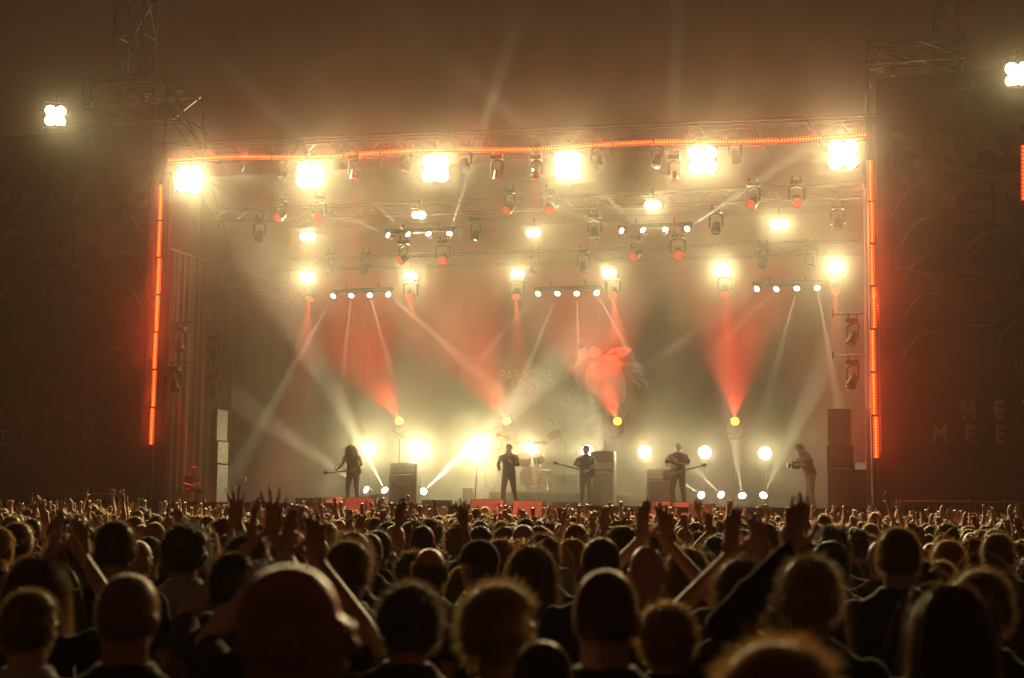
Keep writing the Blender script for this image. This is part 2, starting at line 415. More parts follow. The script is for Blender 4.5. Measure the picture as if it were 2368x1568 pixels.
banner(-14.83, -19.3, -11.42, 'dark printed festival banner left of the stage with two rows of spaced grey letters', -1)
banner(15.25, 11.38, 19.3, 'dark printed festival banner right of the stage with two rows of spaced grey letters', 1)
# ------------------------------------------------------------------ red pixel bars outlining the stage opening
NB = 14
def pixel_bar(a, b, lab, pw=1.):
    a = Vector(a); b = Vector(b); d = b - a; L = d.length; d.normalize()
    t = empty('pixel_bar', (a + b) / 2); tag(t, lab, 'light bar', 'red light bars round the stage opening')
    a -= t.location; b -= t.location
    mb = MB(); q = d.to_track_quat('X', 'Z').to_matrix()
    mb.box((0, .05, 0), (L * .997, .07, .085), rot=q, bev=.01)
    for k in (-.35, .35): mb.box(d * (L * k) + Vector((0, .13, 0)), (.05, .12, .05), rot=q)
    mb.build('housing', m_black, t)
    mb = MB(); mb.box((0, .011, 0), (L * .998, .012, .14), rot=q, bev=.004); mb.build('glow_diffuser', e_redglow, t)  # emissive face also stands in for the red glow around the bulbs
    p0 = None
    for i in range(NB):
        p = a + (b - a) * ((i + .5) / NB)
        if p0 is None:
            mb = MB(); mb.ell((0, 0, 0), (.029, .03, .036), seg=10, rings=6); bulb = mb.build('bulb', e_redpix, t, True); bulb.location = p + Vector((0, -.004, 0)); p0 = bulb
        else:
            c = p0.copy(); COL.objects.link(c); c.parent = t; c.location = p + Vector((0, -.004, 0))
    for k in (.25, .75): lamp('SPOT', REDBAR * pw, (1., .06, .02), t, a + (b - a) * k + Vector((0, -.07, 0)), (0, -1, 0), size=178, blend=.1, radius=0.0)
    return t
REDBAR = 1350
rj = random.Random(3)
ORD = ['lowest', 'second from the bottom', 'third from the bottom', 'middle', 'third from the top', 'second from the top', 'topmost']
for side, p0, p1, nm in ((-1, (350, 1030), (375, 425), 'left'), (1, (2024.5, 1062), (2011.5, 368), 'right')):
    A = at(*p0, -.35); B = at(*p1, -.35)
    for i in range(7):
        o = Vector((rj.uniform(-.03, .03), 0, 0))
        pixel_bar(A + (B - A) * (i / 7 + .004) + o, A + (B - A) * ((i + 1) / 7 - .004) + o, 'upright red light bar, %s one on the %s edge of the stage' % (ORD[i], nm), 1.25 if side > 0 else .75)
A = at(388, 370, -.35); B = at(2006, 313, -.35); NT = 18
for i in range(NT):
    z0 = .05 * math.sin(i * 1.1) - .02; z1 = .05 * math.sin((i + 1) * 1.1) - .02
    pos = ['first', 'second', 'third', 'fourth', 'fifth', 'sixth', 'seventh', 'eighth', 'ninth']
    lab = 'level red light bar along the top edge, %s from the %s corner' % (pos[i] if i < 9 else pos[NT - 1 - i], 'left' if i < 9 else 'right')
    pixel_bar(A + (B - A) * (i / NT + .001) + Vector((0, 0, z0)), A + (B - A) * ((i + 1) / NT - .001) + Vector((0, 0, z1)), lab, .75)
pixel_bar(at(2367.5, 463, -.6), at(2367.5, 335, -.6), 'short upright light bar cut off by the right picture edge', .3)

# ------------------------------------------------------------------ lamps
def clamp_mb(mb, p, up=.28):
    mb.box(p + Vector((0, 0, up * .5)), (.04, .04, up)); mb.tube(p + Vector((-.03, 0, up + .03)), p + Vector((.03, 0, up + .03)), .05, n=8)
def blinder(px, py, y, w, lab, power, cols=2, rows=2, cone=150, cat='floodlight', group='big warm white floodlights', aim=None, hang=True, name='blinder_light', radius=0.0):
    """square floodlight of round lamps facing the crowd"""
    p = at(px, py, y); t = empty(name, p); tag(t, lab, cat, group)
    aim = Vector(aim) if aim is not None else (Vector(CAM) - p + Vector((0, 0, 3))).normalized(); aim.normalize()
    q = (-aim).to_track_quat('Y', 'Z').to_matrix()
    h = w * rows / cols
    mb = MB(); mb.box(q @ Vector((0, .10, 0)), (w, .16, h), rot=q, bev=.015)
    for s in (-1, 1):
        mb.box(q @ Vector((s * (w / 2 + .012), -.02, 0)), (.012, .12, h * .95), rot=q)
    mb.build('housing', m_black, t)
    mb = MB(); mb.path([q @ Vector((-w / 2 - .03, .05, 0)), q @ Vector((-w / 2 - .03, .06, 0)) + Vector((0, 0, (h / 2 + .12) if hang else -(h / 2 + .12))), q @ Vector((w / 2 + .03, .06, 0)) + Vector((0, 0, (h / 2 + .12) if hang else -(h / 2 + .12))), q @ Vector((w / 2 + .03, .05, 0))], .014, n=6)
    if hang: clamp_mb(mb, Vector((0, .06, h / 2 + .12)), .2)
    mb.build('yoke', m_blackmetal, t)
    cw = w / cols
    for i in range(cols):
        for j in range(rows):
            c = Vector(((i - (cols - 1) / 2) * cw, .0, (j - (rows - 1) / 2) * cw))
            mb = MB(); mb.lathe(q @ (c + Vector((0, .045, 0))), q @ Vector((0, -1, 0)), [(0, cw * .34), (.03, cw * .48), (.045, cw * .495), (.05, cw * .46), (.054, .001)], n=16)
            mb.build('lens', e_blind, t, True)
    lamp('SPOT', power, WARM, t, q @ Vector((0, -.12, 0)), aim, size=cone, blend=.7, radius=radius)
    return t
FB = [(437, 415), (716, 405), (1007, 390), (1313, 383), (1625, 370), (1950, 357)]
for i, (x, y) in enumerate(FB):
    blinder(x, y, -.15, .80, 'big square warm white floodlight on the front truss, number %s counted from the left' % ('one', 'two', 'three', 'four', 'five', 'six')[i], PW_BIG)
blinder(128, 268, -.6, .66, 'square floodlight of four lamps burning above the left printed banner', PW_BIG * .8, group='outer floodlights', radius=0, cone=115)
blinder(2354, 172, -.6, .66, 'square floodlight burning above the right printed banner, cut by the picture edge', PW_BIG * .8, group='outer floodlights', cone=115)
# their outrigger bars
for a, b, lab in (((100, 296), (225, 291), 'thin horizontal outrigger bar below the left outer floodlight'), ((2230, 203), (2375, 205), 'thin horizontal outrigger bar below the right outer floodlight')):
    mb = MB(); p = at(*a, -.6); q = at(*b, -.6); mb.tube(p, q, .03, n=8); mb.tube(q if p.x < 0 else p, (-12.6 if p.x < 0 else 12.6, .2, (q.z + p.z) / 2), .03, n=8)
    c = at(126, 296, -.6) if p.x < 0 else at(2354, 204, -.6); mb.box(c + Vector((0, 0, .05)), (.7, .12, .05)); mb.tube(c, c + Vector((0, 0, .25)), .02)
    tag(mb.build('outrigger_bar', m_alu), lab, 'bar')
MB2 = [(711, 547, 2.5, 1.), (712, 641, 5.0, 1.1), (949, 640, 5.0, .9), (1197, 634, 5.0, .7), (1409, 632, 5.0, .8), (1671, 626, 5.0, 1.1), (1935, 618, 5.0, 1.2), (1509, 475, 1.2, .9), (1802, 520, 2.5, 1.2), (1234, 539, 2.5, .6), (969, 497, 1.2, .45)]
ML = ['upper of the two stacked near the left dark drape', 'lower of the two stacked near the left dark drape', 'beside the red lamp above the long haired guitarist', 'just left of the hanging dark housings at centre', 'just right of the hanging dark housings at centre', 'above the red lamp over the shaven guitarist', 'beside the right light strip', 'above the four lamp bar right of centre', 'high up, alone right of the four lamp bar', 'small double one below the upper red lamps at centre', 'small double one above the four lamp bar left of centre']
for (x, y, dp, k), l in zip(MB2, ML):
    blinder(x, y, dp, .5 * (.7 + .3 * k), 'wide warm double floodlight, ' + l, PW_MID * k, cols=2, rows=1, cat='floodlight', group='double floodlights on the inner trusses', name='double_blinder')
RB = [(853, 1040, 1.5, 'behind the long haired guitarist'), (968, 1040, 2.5, 'above the left amplifier stack'), (1105, 1040, 2.7, 'behind the tall straight microphone stand'), (1228, 1038, 1.1, 'behind the drums'), (1358, 1043, .5, 'behind the bassist head'),
      (1491, 1045, 1.1, 'over the right amplifier stack'), (1630, 1046, .45, 'just right of the shaven guitarist'), (1769, 1048, .8, 'left of the camera operator')]
for x, y, k, l in RB:
    t = blinder(x, y, 8.0, .42, 'warm white round lamp in the low back row, ' + l, PW_LOW * k, cols=1, rows=1, group='low back row lamps', name='back_row_lamp', hang=False)
    p = t.location; mb = MB(); mb.tube((0, .08, -.35), (0, .08, DECK - p.z), .025); mb.lathe((0, .08, DECK - p.z), (0, 0, 1), [(0, .25), (.03, .25), (.05, .03)], n=14); mb.build('stand', m_blackmetal, t)

def moving_head(p, aim, lens_mat, lab, r=.17, L=.34, lit=0., col=RED, cone=20, hang=True, group='red wash moving heads', g_name='moving_head_light', cat='spotlight', ly=.2, blend=.4):
    """moving head: base box, yoke arms, tilting head with a round lens"""
    p = Vector(p); aim = Vector(aim).normalized(); s = 1 if hang else -1
    t = empty(g_name, p); tag(t, lab, cat, group)
    mb = MB(); mb.box((0, 0, s * (.52)), (.36, .26, .13), bev=.02)
    if hang: mb.tube((-.12, 0, .58), (-.12, 0, .72), .03, n=8); mb.tube((.12, 0, .58), (.12, 0, .72), .03, n=8)
    mb.build('base', m_black, t)
    yaw = math.atan2(aim.x, -aim.y) if abs(aim.x) + abs(aim.y) > .2 else 0
    ex = Vector((math.cos(yaw), math.sin(yaw), 0))
    mb = MB(); w = r + .05
    mb.path([-ex * w, -ex * w + Vector((0, 0, s * .36)), Vector((0, 0, s * .45)), ex * w + Vector((0, 0, s * .36)), ex * w], [.035, .045, .05, .045, .035], n=8)
    mb.build('yoke', m_black, t)
    mb = MB(); mb.lathe(-aim * L * .5, aim, [(0, r * .45), (.03, r * .72), (L * .45, r * .85), (L * .8, r), (L, r), (L, r * .93)], n=24)
    hd = mb.build('head', m_black, t, False)
    mb = MB(); mb.lathe(aim * (L * .5), aim, [(.0, r * .93), (.012, r * .8), (.018, .001)], n=24); mb.build('lens', lens_mat, hd)
    if lit: lamp('SPOT', lit, col, t, aim * (L * .5 + .03), aim, size=cone, blend=blend, radius=0)
    return t
m_lensoff = mat('dark_glass_lens', (.04, .04, .05), .06, 0, spec=.8)
def target(px, py, y): return at(px, py, y)
def fov_aim(p, px, py, y): return (at(px, py, y) - p).normalized()
# red washes aimed to the crowd side / down: (px, py, depth, aim px, aim py, aim depth, power, label bit)
RW = [(650, 498, 1.2, (-.35, -.75, -.6), 'upper left, leftmost of the first pair'), (738, 496, 1.2, (.1, -.75, -.65), 'upper left, right one of the first pair'),
      (1178, 481, 1.2, (-.35, -.7, -.6), 'upper centre, left one of its pair'), (1272, 480, 1.2, (.15, -.75, -.6), 'upper centre, right one of its pair'),
      (1743, 467, 1.2, (-.4, -.75, -.55), 'upper right, left one of its pair'), (1842, 463, 1.2, (.2, -.75, -.6), 'upper right, right one of its pair'),
      (933, 597, 2.5, (-.5, -.7, -.5), 'left one below the four lamp bar left of centre'), (1025, 597, 2.5, (.15, -.75, -.6), 'right one below the four lamp bar left of centre'),
      (1471, 588, 2.5, (-.45, -.7, -.55), 'left one below the four lamp bar right of centre'), (1568, 585, 2.5, (.2, -.75, -.55), 'right one below the four lamp bar right of centre')]
for x, y, dp, am, l in RW:
    moving_head(at(x, y, dp), am, e_redwash, 'red lit moving head lamp, ' + l, lit=PW_RED * .03, cone=24)
RD = [(720, 683, (-.12, .1, -1), .9, 'left of the lower left lamp row'), (949, 682, (.25, -.3, -.9), .5, 'right of the lower left lamp row'), (1196, 678, (0, .12, -1), .9, 'left of the lower centre lamp row'),
      (1418, 676, (.15, -.2, -.9), .8, 'right of the lower centre lamp row'), (1677, 671, (.03, .1, -1), .8, 'left of the lower right lamp row'), (1933, 665, (0, -.1, -1), .5, 'right of the lower right lamp row')]
for x, y, am, k, l in RD:
    am = Vector(am).normalized(); face = Vector((am.x, am.y - .85, am.z)).normalized()
    t = moving_head(at(x, y, 5.0), face, e_redwash, 'glowing red moving head lamp, ' + l, lit=0, group='red lamps of the lower truss')
    lamp('SPOT', PW_RED * 1.6 * k, (1., .10, .05), t, face * .21, am, size=27, blend=.5, radius=0)
RU = [(924, 976, (860, 850), 'above the left amplifier stack'), (1172, 976, (1105, 850), 'above the drum kit'), (1427, 976, (1405, 900), 'above the tall amplifier by the drums'), (1698, 976, (1700, 800), 'near the right end of the back row')]
for x, y, (ax, ay), l in RU:
    p = at(x, y, 7.6); up = (at(ax, ay, 7.9) - p).normalized()
    t = moving_head(p, (0.27, -.95, .12), e_redhot, 'orange red disc lamp on a stand, ' + l, r=.15, hang=False, group='orange red disc lamps of the back row')
    lamp('SPOT', PW_RED * 2.2, (1., .045, .02), t, up * .18, up, size=70, blend=1., radius=0)
    mb = MB(); mb.tube((0, 0, -.58), (0, 0, DECK - p.z), .03); mb.build('stand', m_blackmetal, t)
# unlit heads that only show their outline
DK = [(940, 385, .1), (1075, 380, .1), (1240, 382, .1), (1383, 374, .1), (655, 400, .1), (1520, 372, .1), (1700, 362, .1), (1100, 545, 2.5), (1375, 538, 2.5), (1656, 526, 2.5), (1938, 518, 2.5), (600, 545, 2.5), (1237, 618, 5.0), (1350, 616, 5.0), (765, 622, 5.), (845, 622, 5.), (1765, 606, 5.), (1876, 604, 5.)]
DL = ['left of the third front floodlight', 'right of the third front floodlight', 'left of the fourth front floodlight', 'right of the fourth front floodlight', 'left of the second front floodlight', 'left of the fifth front floodlight', 'right of the fifth front floodlight', 'right of the four lamp bar left of centre', 'left of the four lamp bar right of centre', 'right of the four lamp bar right of centre', 'beside the right light strip, high up', 'far left beside the double floodlight', 'left one above the lower centre lamp row', 'right one above the lower centre lamp row', 'left one above the lower left lamp row', 'right one above the lower left lamp row', 'left one above the lower right lamp row', 'right one above the lower right lamp row']
proto = None; rr = random.Random(8)
for (x, y, dp), l in zip(DK, DL):
    moving_head(at(x, y, dp), (rr.uniform(-.3, .3), -.35, -1), m_lensoff, 'unlit black moving head lamp, ' + l, r=.15, L=.36, group='unlit moving heads')

# beam bars: four narrow white lamps on a short bar
def beam_bar(pts, y, aims, lab, power, hang=True, group='four lamp beam bars'):
    ps = [at(x, z, y) for x, z in pts]; c = sum(ps, Vector()) / len(ps)
    t = empty('beam_light_bar', c); tag(t, lab, 'beam light bar', group)
    mb = MB(); w = (ps[-1] - ps[0]).length
    mb.box((0, .12, .17), (w + .35, .16, .14), bev=.02)
    for s in (-.3, .3): mb.box((s * w, .12, .30), (.05, .05, .2))
    mb.build('housing', m_black, t)
    for p, (ax, ay, ad) in zip(ps, aims):
        am = (at(ax, ay, ad) - p).normalized(); l = p - c
        face = (am + Vector((.16, -.9, -.05))).normalized()
        mb = MB(); mb.lathe(l - face * .16, face, [(0, .05), (.05, .08), (.18, .095), (.21, .095), (.21, .088)], n=18)
        for s in (-1, 1): mb.box(l + Vector((s * .105, .02, .07)), (.018, .07, .16))
        hd = mb.build('lamp_head', m_black, t)
        mb = MB(); mb.lathe(l + face * .051, face, [(0, .088), (.01, .07), (.014, .001)], n=18); mb.build('lens', e_beam, hd)
        lamp('SPOT', power, (1., .87, .55), t, l + am * .14 + face * .05, am, size=BEAMDEG, blend=.8, radius=0)
    return t
beam_bar([(900, 545), (946, 544), (992, 543), (1039, 543)], 1.7, [(790, 498, 1.2), (865, 470, 1.2), (965, 480, 1.2), (1090, 380, 1.2)], 'bar of four white beam lamps left of centre on the upper truss', PW_BEAM * 1.9)
beam_bar([(1440, 535), (1489, 534), (1538, 533), (1587, 531)], 1.7, [(1290, 480, 1.2), (1370, 430, 1.2), (1545, 420, 1.2), (1700, 455, 1.2)], 'bar of four white beam lamps right of centre on the upper truss', PW_BEAM * 1.9)
beam_bar([(772, 683), (813, 682), (855, 681), (897, 680)], 4.8, [(640, 920, 4.), (782, 960, 4.), (935, 960, 4.), (1150, 900, 4.)], 'bar of four white beam lamps of the lower row, above the long haired guitarist', PW_BEAM)
beam_bar([(1246, 678), (1290, 677), (1334, 677), (1379, 676)], 4.8, [(1110, 830, 4.), (1200, 900, 4.), (1340, 900, 4.), (1480, 860, 4.)], 'bar of four white beam lamps of the lower row, over the drums', PW_BEAM * .7)
beam_bar([(1752, 667), (1797, 667), (1843, 665), (1889, 664)], 4.8, [(1560, 800, 4.), (1560, 900, 4.), (1760, 980, 4.), (1925, 860, 4.)], 'bar of four white beam lamps of the lower row, over the shaven guitarist', PW_BEAM * .7)
def floor_beam(px, py, y, tx, ty, ty_d, lab, power):
    p = at(px, py, y); am = (at(tx, ty, ty_d) - p).normalized()
    t = empty('floor_beam_light', p); tag(t, lab, 'spotlight', 'white beam lamps on the stage floor')
    face = (am + Vector((.14, -1.0, -.1))).normalized(); h = p.z - DECK
    mb = MB(); mb.box((0, .05, -h + .06), (.34, .26, .12), bev=.02); mb.build('base', m_black, t)
    mb = MB()
    for s in (-1, 1): mb.box((s * .15, .05, -h / 2 + .04), (.03, .1, max(.1, h - .05)))
    mb.build('yoke', m_black, t)
    mb = MB(); mb.lathe(-face * .2, face, [(0, .08), (.06, .115), (.24, .13), (.27, .13), (.27, .12)], n=20); hd = mb.build('head', m_black, t)
    mb = MB(); mb.lathe(face * .071, face, [(0, .12), (.012, .1), (.02, .001)], n=20); mb.build('lens', e_beam, hd)
    lamp('SPOT', power, (1., .86, .52), t, am * .16 + face * .05, am, size=BEAMDEG + 7, blend=.8, radius=0)
floor_beam(850, 1134, 6.2, 590, 955, 5.5, 'white beam lamp on the floor behind the long haired guitarist', PW_BEAM * .7)
floor_beam(892, 1136, 6.2, 815, 990, 5.5, 'white beam lamp on the floor left of the left amplifier stack', PW_BEAM * 1.9)
floor_beam(978, 1138, 6.2, 1150, 975, 5.5, 'white beam lamp on the floor right of the left amplifier stack', PW_BEAM * 1.9)
floor_beam(945, 1128, 7.6, 938, 960, 7.6, 'white beam lamp on the floor hidden behind the left amplifier stack', PW_BEAM * .6)
floor_beam(1624, 1146, 6.2, 1555, 1100, 5.5, 'white beam lamp on the floor next to the shaven guitarist', PW_BEAM * .7)
floor_beam(1670, 1146, 6.2, 1560, 1040, 5.5, 'second white beam lamp right of the shaven guitarist', PW_BEAM * .6)
floor_beam(1717, 1149, 6.2, 1690, 980, 5.5, 'third white beam lamp right of the shaven guitarist', PW_BEAM * .6)
floor_beam(1764, 1148, 6.2, 1840, 985, 5.5, 'white beam lamp on the floor closest to the camera operator', PW_BEAM * .6)
floor_beam(1402, 1128, 7.4, 1385, 1010, 7.2, 'white beam lamp on the floor between the drums and the tall amplifier', PW_BEAM * .7)
# red lamps added under the front truss to redden the floor wedges
for i, (x, tx, ty) in enumerate([(820, 790, 1175), (1150, 1120, 1175), (1240, 1215, 1175), (1560, 1575, 1180)]):
    p = at(x, 362, -.55) + Vector((0, 0, -.55)); am = (at(tx, ty - 6, -.8) - p).normalized()
    moving_head(p, am, e_redwash, 'added red lamp under the front truss aimed at the floor wedges, %s of four' % ('first', 'second', 'third', 'last')[i], r=.12, L=.3, lit=PW_RED * 2.4, cone=13, group='added red lamps under the front truss', blend=.5)
# ------------------------------------------------------------------ drapes, backdrop and side gear
def pleated(mb, p, q, z0, z1f, amp=.08, per=.45, n=160, seed=0, dep=.01):
    """a hanging pleated cloth from p to q (x,y); z1f gives the top height along it"""
    r = random.Random(seed); p = Vector((*p, 0)); q = Vector((*q, 0)); d = (q - p); L = d.length; d.normalize(); nn = Vector((-d.y, d.x, 0)); vs = []; fs = []
    ph = [r.uniform(0, 6) for _ in range(4)]; nz = 10
    for i in range(n + 1):
        u = i / n; s = u * L
        for j in range(nz + 1):
            w = j / nz; gather = .45 + .55 * (1 - w)
            a = amp * gather * (math.sin(s * 6.28 / per + ph[0] + .8 * math.sin(s * 1.7 + w)) + .5 * math.sin(s * 6.28 / per * 2.3 + ph[1]) * w + .4 * math.sin(s * 2.1 + ph[2]))
            zt = z1f(u); vs.append(p + d * s + nn * a + Vector((0, 0, z0 + (zt - z0) * w)))
    for i in range(n):
        for j in range(nz): a = i * (nz + 1) + j; fs.append((a, a + nz + 1, a + nz + 2, a + 1))
    mb.add(vs, fs)
m_drape = mat('grey_black_drape', (.07, .065, .055), .85, 0, noise=.3, nscale=.7, sheen=.3)
t = empty('side_drape'); tag(t, 'tall pleated dark drape hanging along the left side of the stage', 'drape')
mb = MB(); pleated(mb, (-10.95, .35), (-10.9, 4.85), DECK + .02, lambda u: 10.22, seed=2); mb.build('cloth', m_drape, t)
mb = MB(); mb.tube((-10.9, .1, 10.28), (-10.9, 4.9, 10.25), .035, n=8); mb.build('top_rail', m_alu, t)
t = empty('side_drape'); tag(t, 'narrow dark drape hanging behind the right edge of the stage', 'drape')
mb = MB(); pleated(mb, (10.95, .6), (10.95, 8.9), DECK + .02, lambda u: 11.3, seed=5, per=.6); mb.build('cloth', m_blackcloth, t)
mb = MB(); mb.tube((10.95, .4, 11.36), (10.95, 9, 11.36), .03, n=8); mb.build('top_rail', m_alu, t)
truss('lighting_truss', (-10.9, 4.95, 10.05), (-10.6, 9.3, 9.95), 'bright ladder truss running back above the end of the left drape', w=.45, bay=.42, r=.03, rb=.02)
t = empty('guy_cable'); tag(t, 'thin bracing rods crossing above the left side drape', 'rod')
for a, b in (((470, 425), (455, 590)), ((455, 590), (440, 760)), ((425, 430), (468, 598)), ((445, 425), (530, 560)), ((480, 420), (545, 455)), ((545, 455), (490, 510)), ((490, 430), (545, 625))):
    mb = MB(); mb.tube(at(a[0], a[1], 1.2), at(b[0], b[1], 2.2), .012, n=5); mb.build('rod', m_alu, t)
# rear cloth with the faint band print
t = empty('band_backdrop'); tag(t, 'huge dark backdrop cloth with faint two line lettering and a pale print', 'backdrop')
m_back = mat('backdrop_cloth', (.035, .03, .025), .9, 0, noise=.35, nscale=.5)
m_backink = mat('backdrop_pale_ink', (.26, .23, .19), .85, 0, noise=.25, nscale=1.3); m_backmid = mat('backdrop_mid_ink', (.20, .18, .15), .85, 0, noise=.4, nscale=1.6)
mb = MB(); pleated(mb, (-11, 9.45), (11, 9.45), DECK, lambda u: 12.4, amp=.006, per=1.1, n=120); mb.build('cloth', m_back, t)
mb = MB(); V, Fs = None, None
a = at(1158, 868, 9.35); b = at(1272, 868, 9.35)
put_text(mb, 'PARADISE', (a.x + b.x) / 2, at(1215, 869, 9.35).z, 9.425, .40, 0, sx=.80); put_text(mb, 'LOST', (a.x + b.x) / 2, at(1213, 893, 9.35).z, 9.425, .38, 0, sx=.88)
mb.build('lettering', m_backink, t)
mb = MB(); r = random.Random(12)
cx, cz = at(1398, 880, 9.35).x, at(1398, 880, 9.35).z
def blot(mb, cx, cz, rx, rz, n=40, rough=.12, y=9.375):
    ph = [r.uniform(0, 6.3) for _ in range(5)]
    mb.prism([(cx + rx * math.cos(k * 6.283 / n) * (1 + rough * sum(math.sin((q + 2) * k * 6.283 / n + ph[q]) / (q + 1) for q in range(5))), cz + rz * math.sin(k * 6.283 / n) * (1 + rough * sum(math.cos((q + 2) * k * 6.283 / n + ph[q]) / (q + 1) for q in range(5)))) for k in range(n)], y - .008, y)
blot(mb, cx + .15, cz - .05, .62, .95, y=9.428)
blot(mb, cx - .35, cz + .05, .38, .55, y=9.416); mb.build('pale_patch', m_backink, t)
mb = MB()
for k in range(26):
    a0 = r.uniform(0, 6.28); R0 = r.uniform(.9, 1.9); x0_, z0_ = cx - .25 + R0 * math.cos(a0) * .95, cz - .2 + R0 * math.sin(a0) * .8
    strip(mb, [(x0_ + .5 * q * math.cos(a0 + 1 + 1.4 * q), z0_ + .5 * q * math.sin(a0 + 1 + 1.4 * q)) for q in np.linspace(0, 1, 7)], [.02 + .09 * math.sin(3.14 * q) for q in np.linspace(0, 1, 7)], 9.412 - .0015 * k, .002)
for k in range(9): blot(mb, cx - .2 + r.uniform(-1.2, 1.0), cz + r.uniform(-1.2, 1.1), r.uniform(.1, .3), r.uniform(.1, .25), 20, .15, 9.37 - .0015 * k)
mb.build('leafy_print', m_backmid, t)

# side lamps hanging on short arms
for i, (x, y, dp, l, s) in enumerate([(405, 780, .62, 'upper lamp at the front of the left drape', 1), (485, 800, 3.0, 'upper lamp further back along the left drape', 1), (395, 872, .4, 'lower lamp at the front of the left drape', 1), (487, 888, 3.1, 'lower lamp further back along the left drape', 1),
                                      (1972, 765, .9, 'upper lamp beside the right edge drape', -1), (1972, 862, .9, 'lower lamp beside the right edge drape', -1)]):
    p = at(x, y + 18, dp); p.x = (-10.72 if s > 0 else p.x)
    moving_head(p, (s * .35, -.5, -1), m_lensoff, 'unlit moving head hung sideways, ' + l, r=.15, L=.42, group='side hung moving heads')
    if i == 2: lamp('SPOT', 9000, (1., .05, .02), bpy.data.objects[[o.name for o in COL.objects if o.get('label', '').endswith(l)][0]], (.1, 0, -.25), (.6, .5, -4.), size=26, blend=.8, radius=0)  # red spot added under this unlit head to redden the seated stagehand
    mb = MB(); mb.tube(p + Vector((-s * .45, 0, .72)), p + Vector((s * .55, 0, .72)), .022, n=8); mb.tube(p + Vector((s * .55, 0, .62)), p + Vector((s * .55, 0, .84)), .022, n=8)
    tag(mb.build('lamp_arm', m_alu), 'short horizontal tube carrying the ' + l, 'tube', 'arms of the side lamps')

# side speaker stacks
def cabinet(name, c, size, lab, cat, group=None, side_mat=None, rotz=0., logo=None, grille_front=True, m=None):
    """speaker box: case, recessed grille, corner guards"""
    t = empty(name, c, (0, 0, rotz)); tag(t, lab, cat, group); w, dd, h = size; e = .035
    mb = MB(); mb.box((0, 0, h / 2), (w, dd, h), bev=.018); mb.build('case', m or m_tolex, t)
    if grille_front:
        mb = MB(); mb.box((0, -dd / 2 - .004, h / 2), (w - 2 * e, .016, h - 2 * e), bev=.006); mb.build('grille', m_grille, t)
    for sx in (-1, 1):
        mb = MB(); mb.box((sx * (w / 2 + .004), 0, h * .62), (.012, .18, .09), bev=.004); mb.build('handle', m_black, t)
    return t
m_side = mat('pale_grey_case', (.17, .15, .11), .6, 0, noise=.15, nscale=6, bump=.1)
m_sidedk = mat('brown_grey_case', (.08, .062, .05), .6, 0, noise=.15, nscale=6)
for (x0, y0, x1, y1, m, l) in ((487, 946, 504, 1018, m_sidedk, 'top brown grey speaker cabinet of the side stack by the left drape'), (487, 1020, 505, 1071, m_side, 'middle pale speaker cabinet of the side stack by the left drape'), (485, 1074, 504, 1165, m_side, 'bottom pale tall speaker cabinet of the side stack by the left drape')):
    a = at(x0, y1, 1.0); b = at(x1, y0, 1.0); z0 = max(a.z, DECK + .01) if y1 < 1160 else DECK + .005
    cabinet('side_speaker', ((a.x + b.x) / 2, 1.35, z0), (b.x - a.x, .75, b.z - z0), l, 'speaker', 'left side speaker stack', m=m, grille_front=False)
for (x0, y0, x1, y1, l) in ((1914, 945, 1964, 1027, 'top box of the dark speaker stack at the right of the stage'), (1912, 1029, 1970, 1082, 'middle, widest box of the dark speaker stack at the right of the stage'), (1914, 1084, 1966, 1168, 'bottom box of the dark speaker stack at the right of the stage')):
    a = at(x0, y1, 1.0); b = at(x1, y0, 1.0); z0 = a.z + .01 if y1 < 1100 else DECK + .005
    cabinet('side_speaker', ((a.x + b.x) / 2, 1.4, z0), (b.x - a.x, .8, b.z - z0), l, 'speaker', 'right side speaker stack')
a = at(1972, 1085, 1.0); b = at(2002, 1060, 1.0)
t = empty('mixing_rack', ((a.x + b.x) / 2, 1.4, DECK)); tag(t, 'flight case with a small mixing desk on top, right of the dark speakers', 'flight case')
mb = MB(); mb.box((0, 0, .52), (.62, .6, 1.04), bev=.02); mb.build('case', m_tolex, t)
mb = MB(); mb.box((0, -.05, 1.16), (.50, .45, .16), rot=Euler((.5, 0, 0)), bev=.01); mb.build('desk', m_black, t)
mb = MB()
for z in (.06, .98): mb.box((0, -.305, z), (.63, .012, .03))
mb.build('edging', m_alu, t)
cabinet('flight_case', at(1972, 1165, 1.0) * 1 + Vector((1.0, .6, 0)) - Vector((0, 0, at(1972, 1165, 1.0).z - DECK - .005)), (.6, .6, .78), 'low black flight case behind the lower end of the right light strip', 'flight case')
# rack and meter by the curtain end, left
t = empty('power_stand', at(556, 1160, 3.5)); t.location.z = DECK; tag(t, 'small pale junction box on a twin pole beside the left drape', 'junction box')
mb = MB(); mb.tube((-.03, 0, 0), (-.03, 0, .72), .014); mb.tube((.03, 0, 0), (.03, 0, .72), .014); mb.box((0, 0, .01), (.4, .3, .02)); mb.build('pole', m_alu, t)
mb = MB(); mb.box((0, 0, .80), (.34, .12, .17), bev=.01); mb.box((-.22, 0, .56), (.07, .06, .12)); mb.build('box', m_side, t)

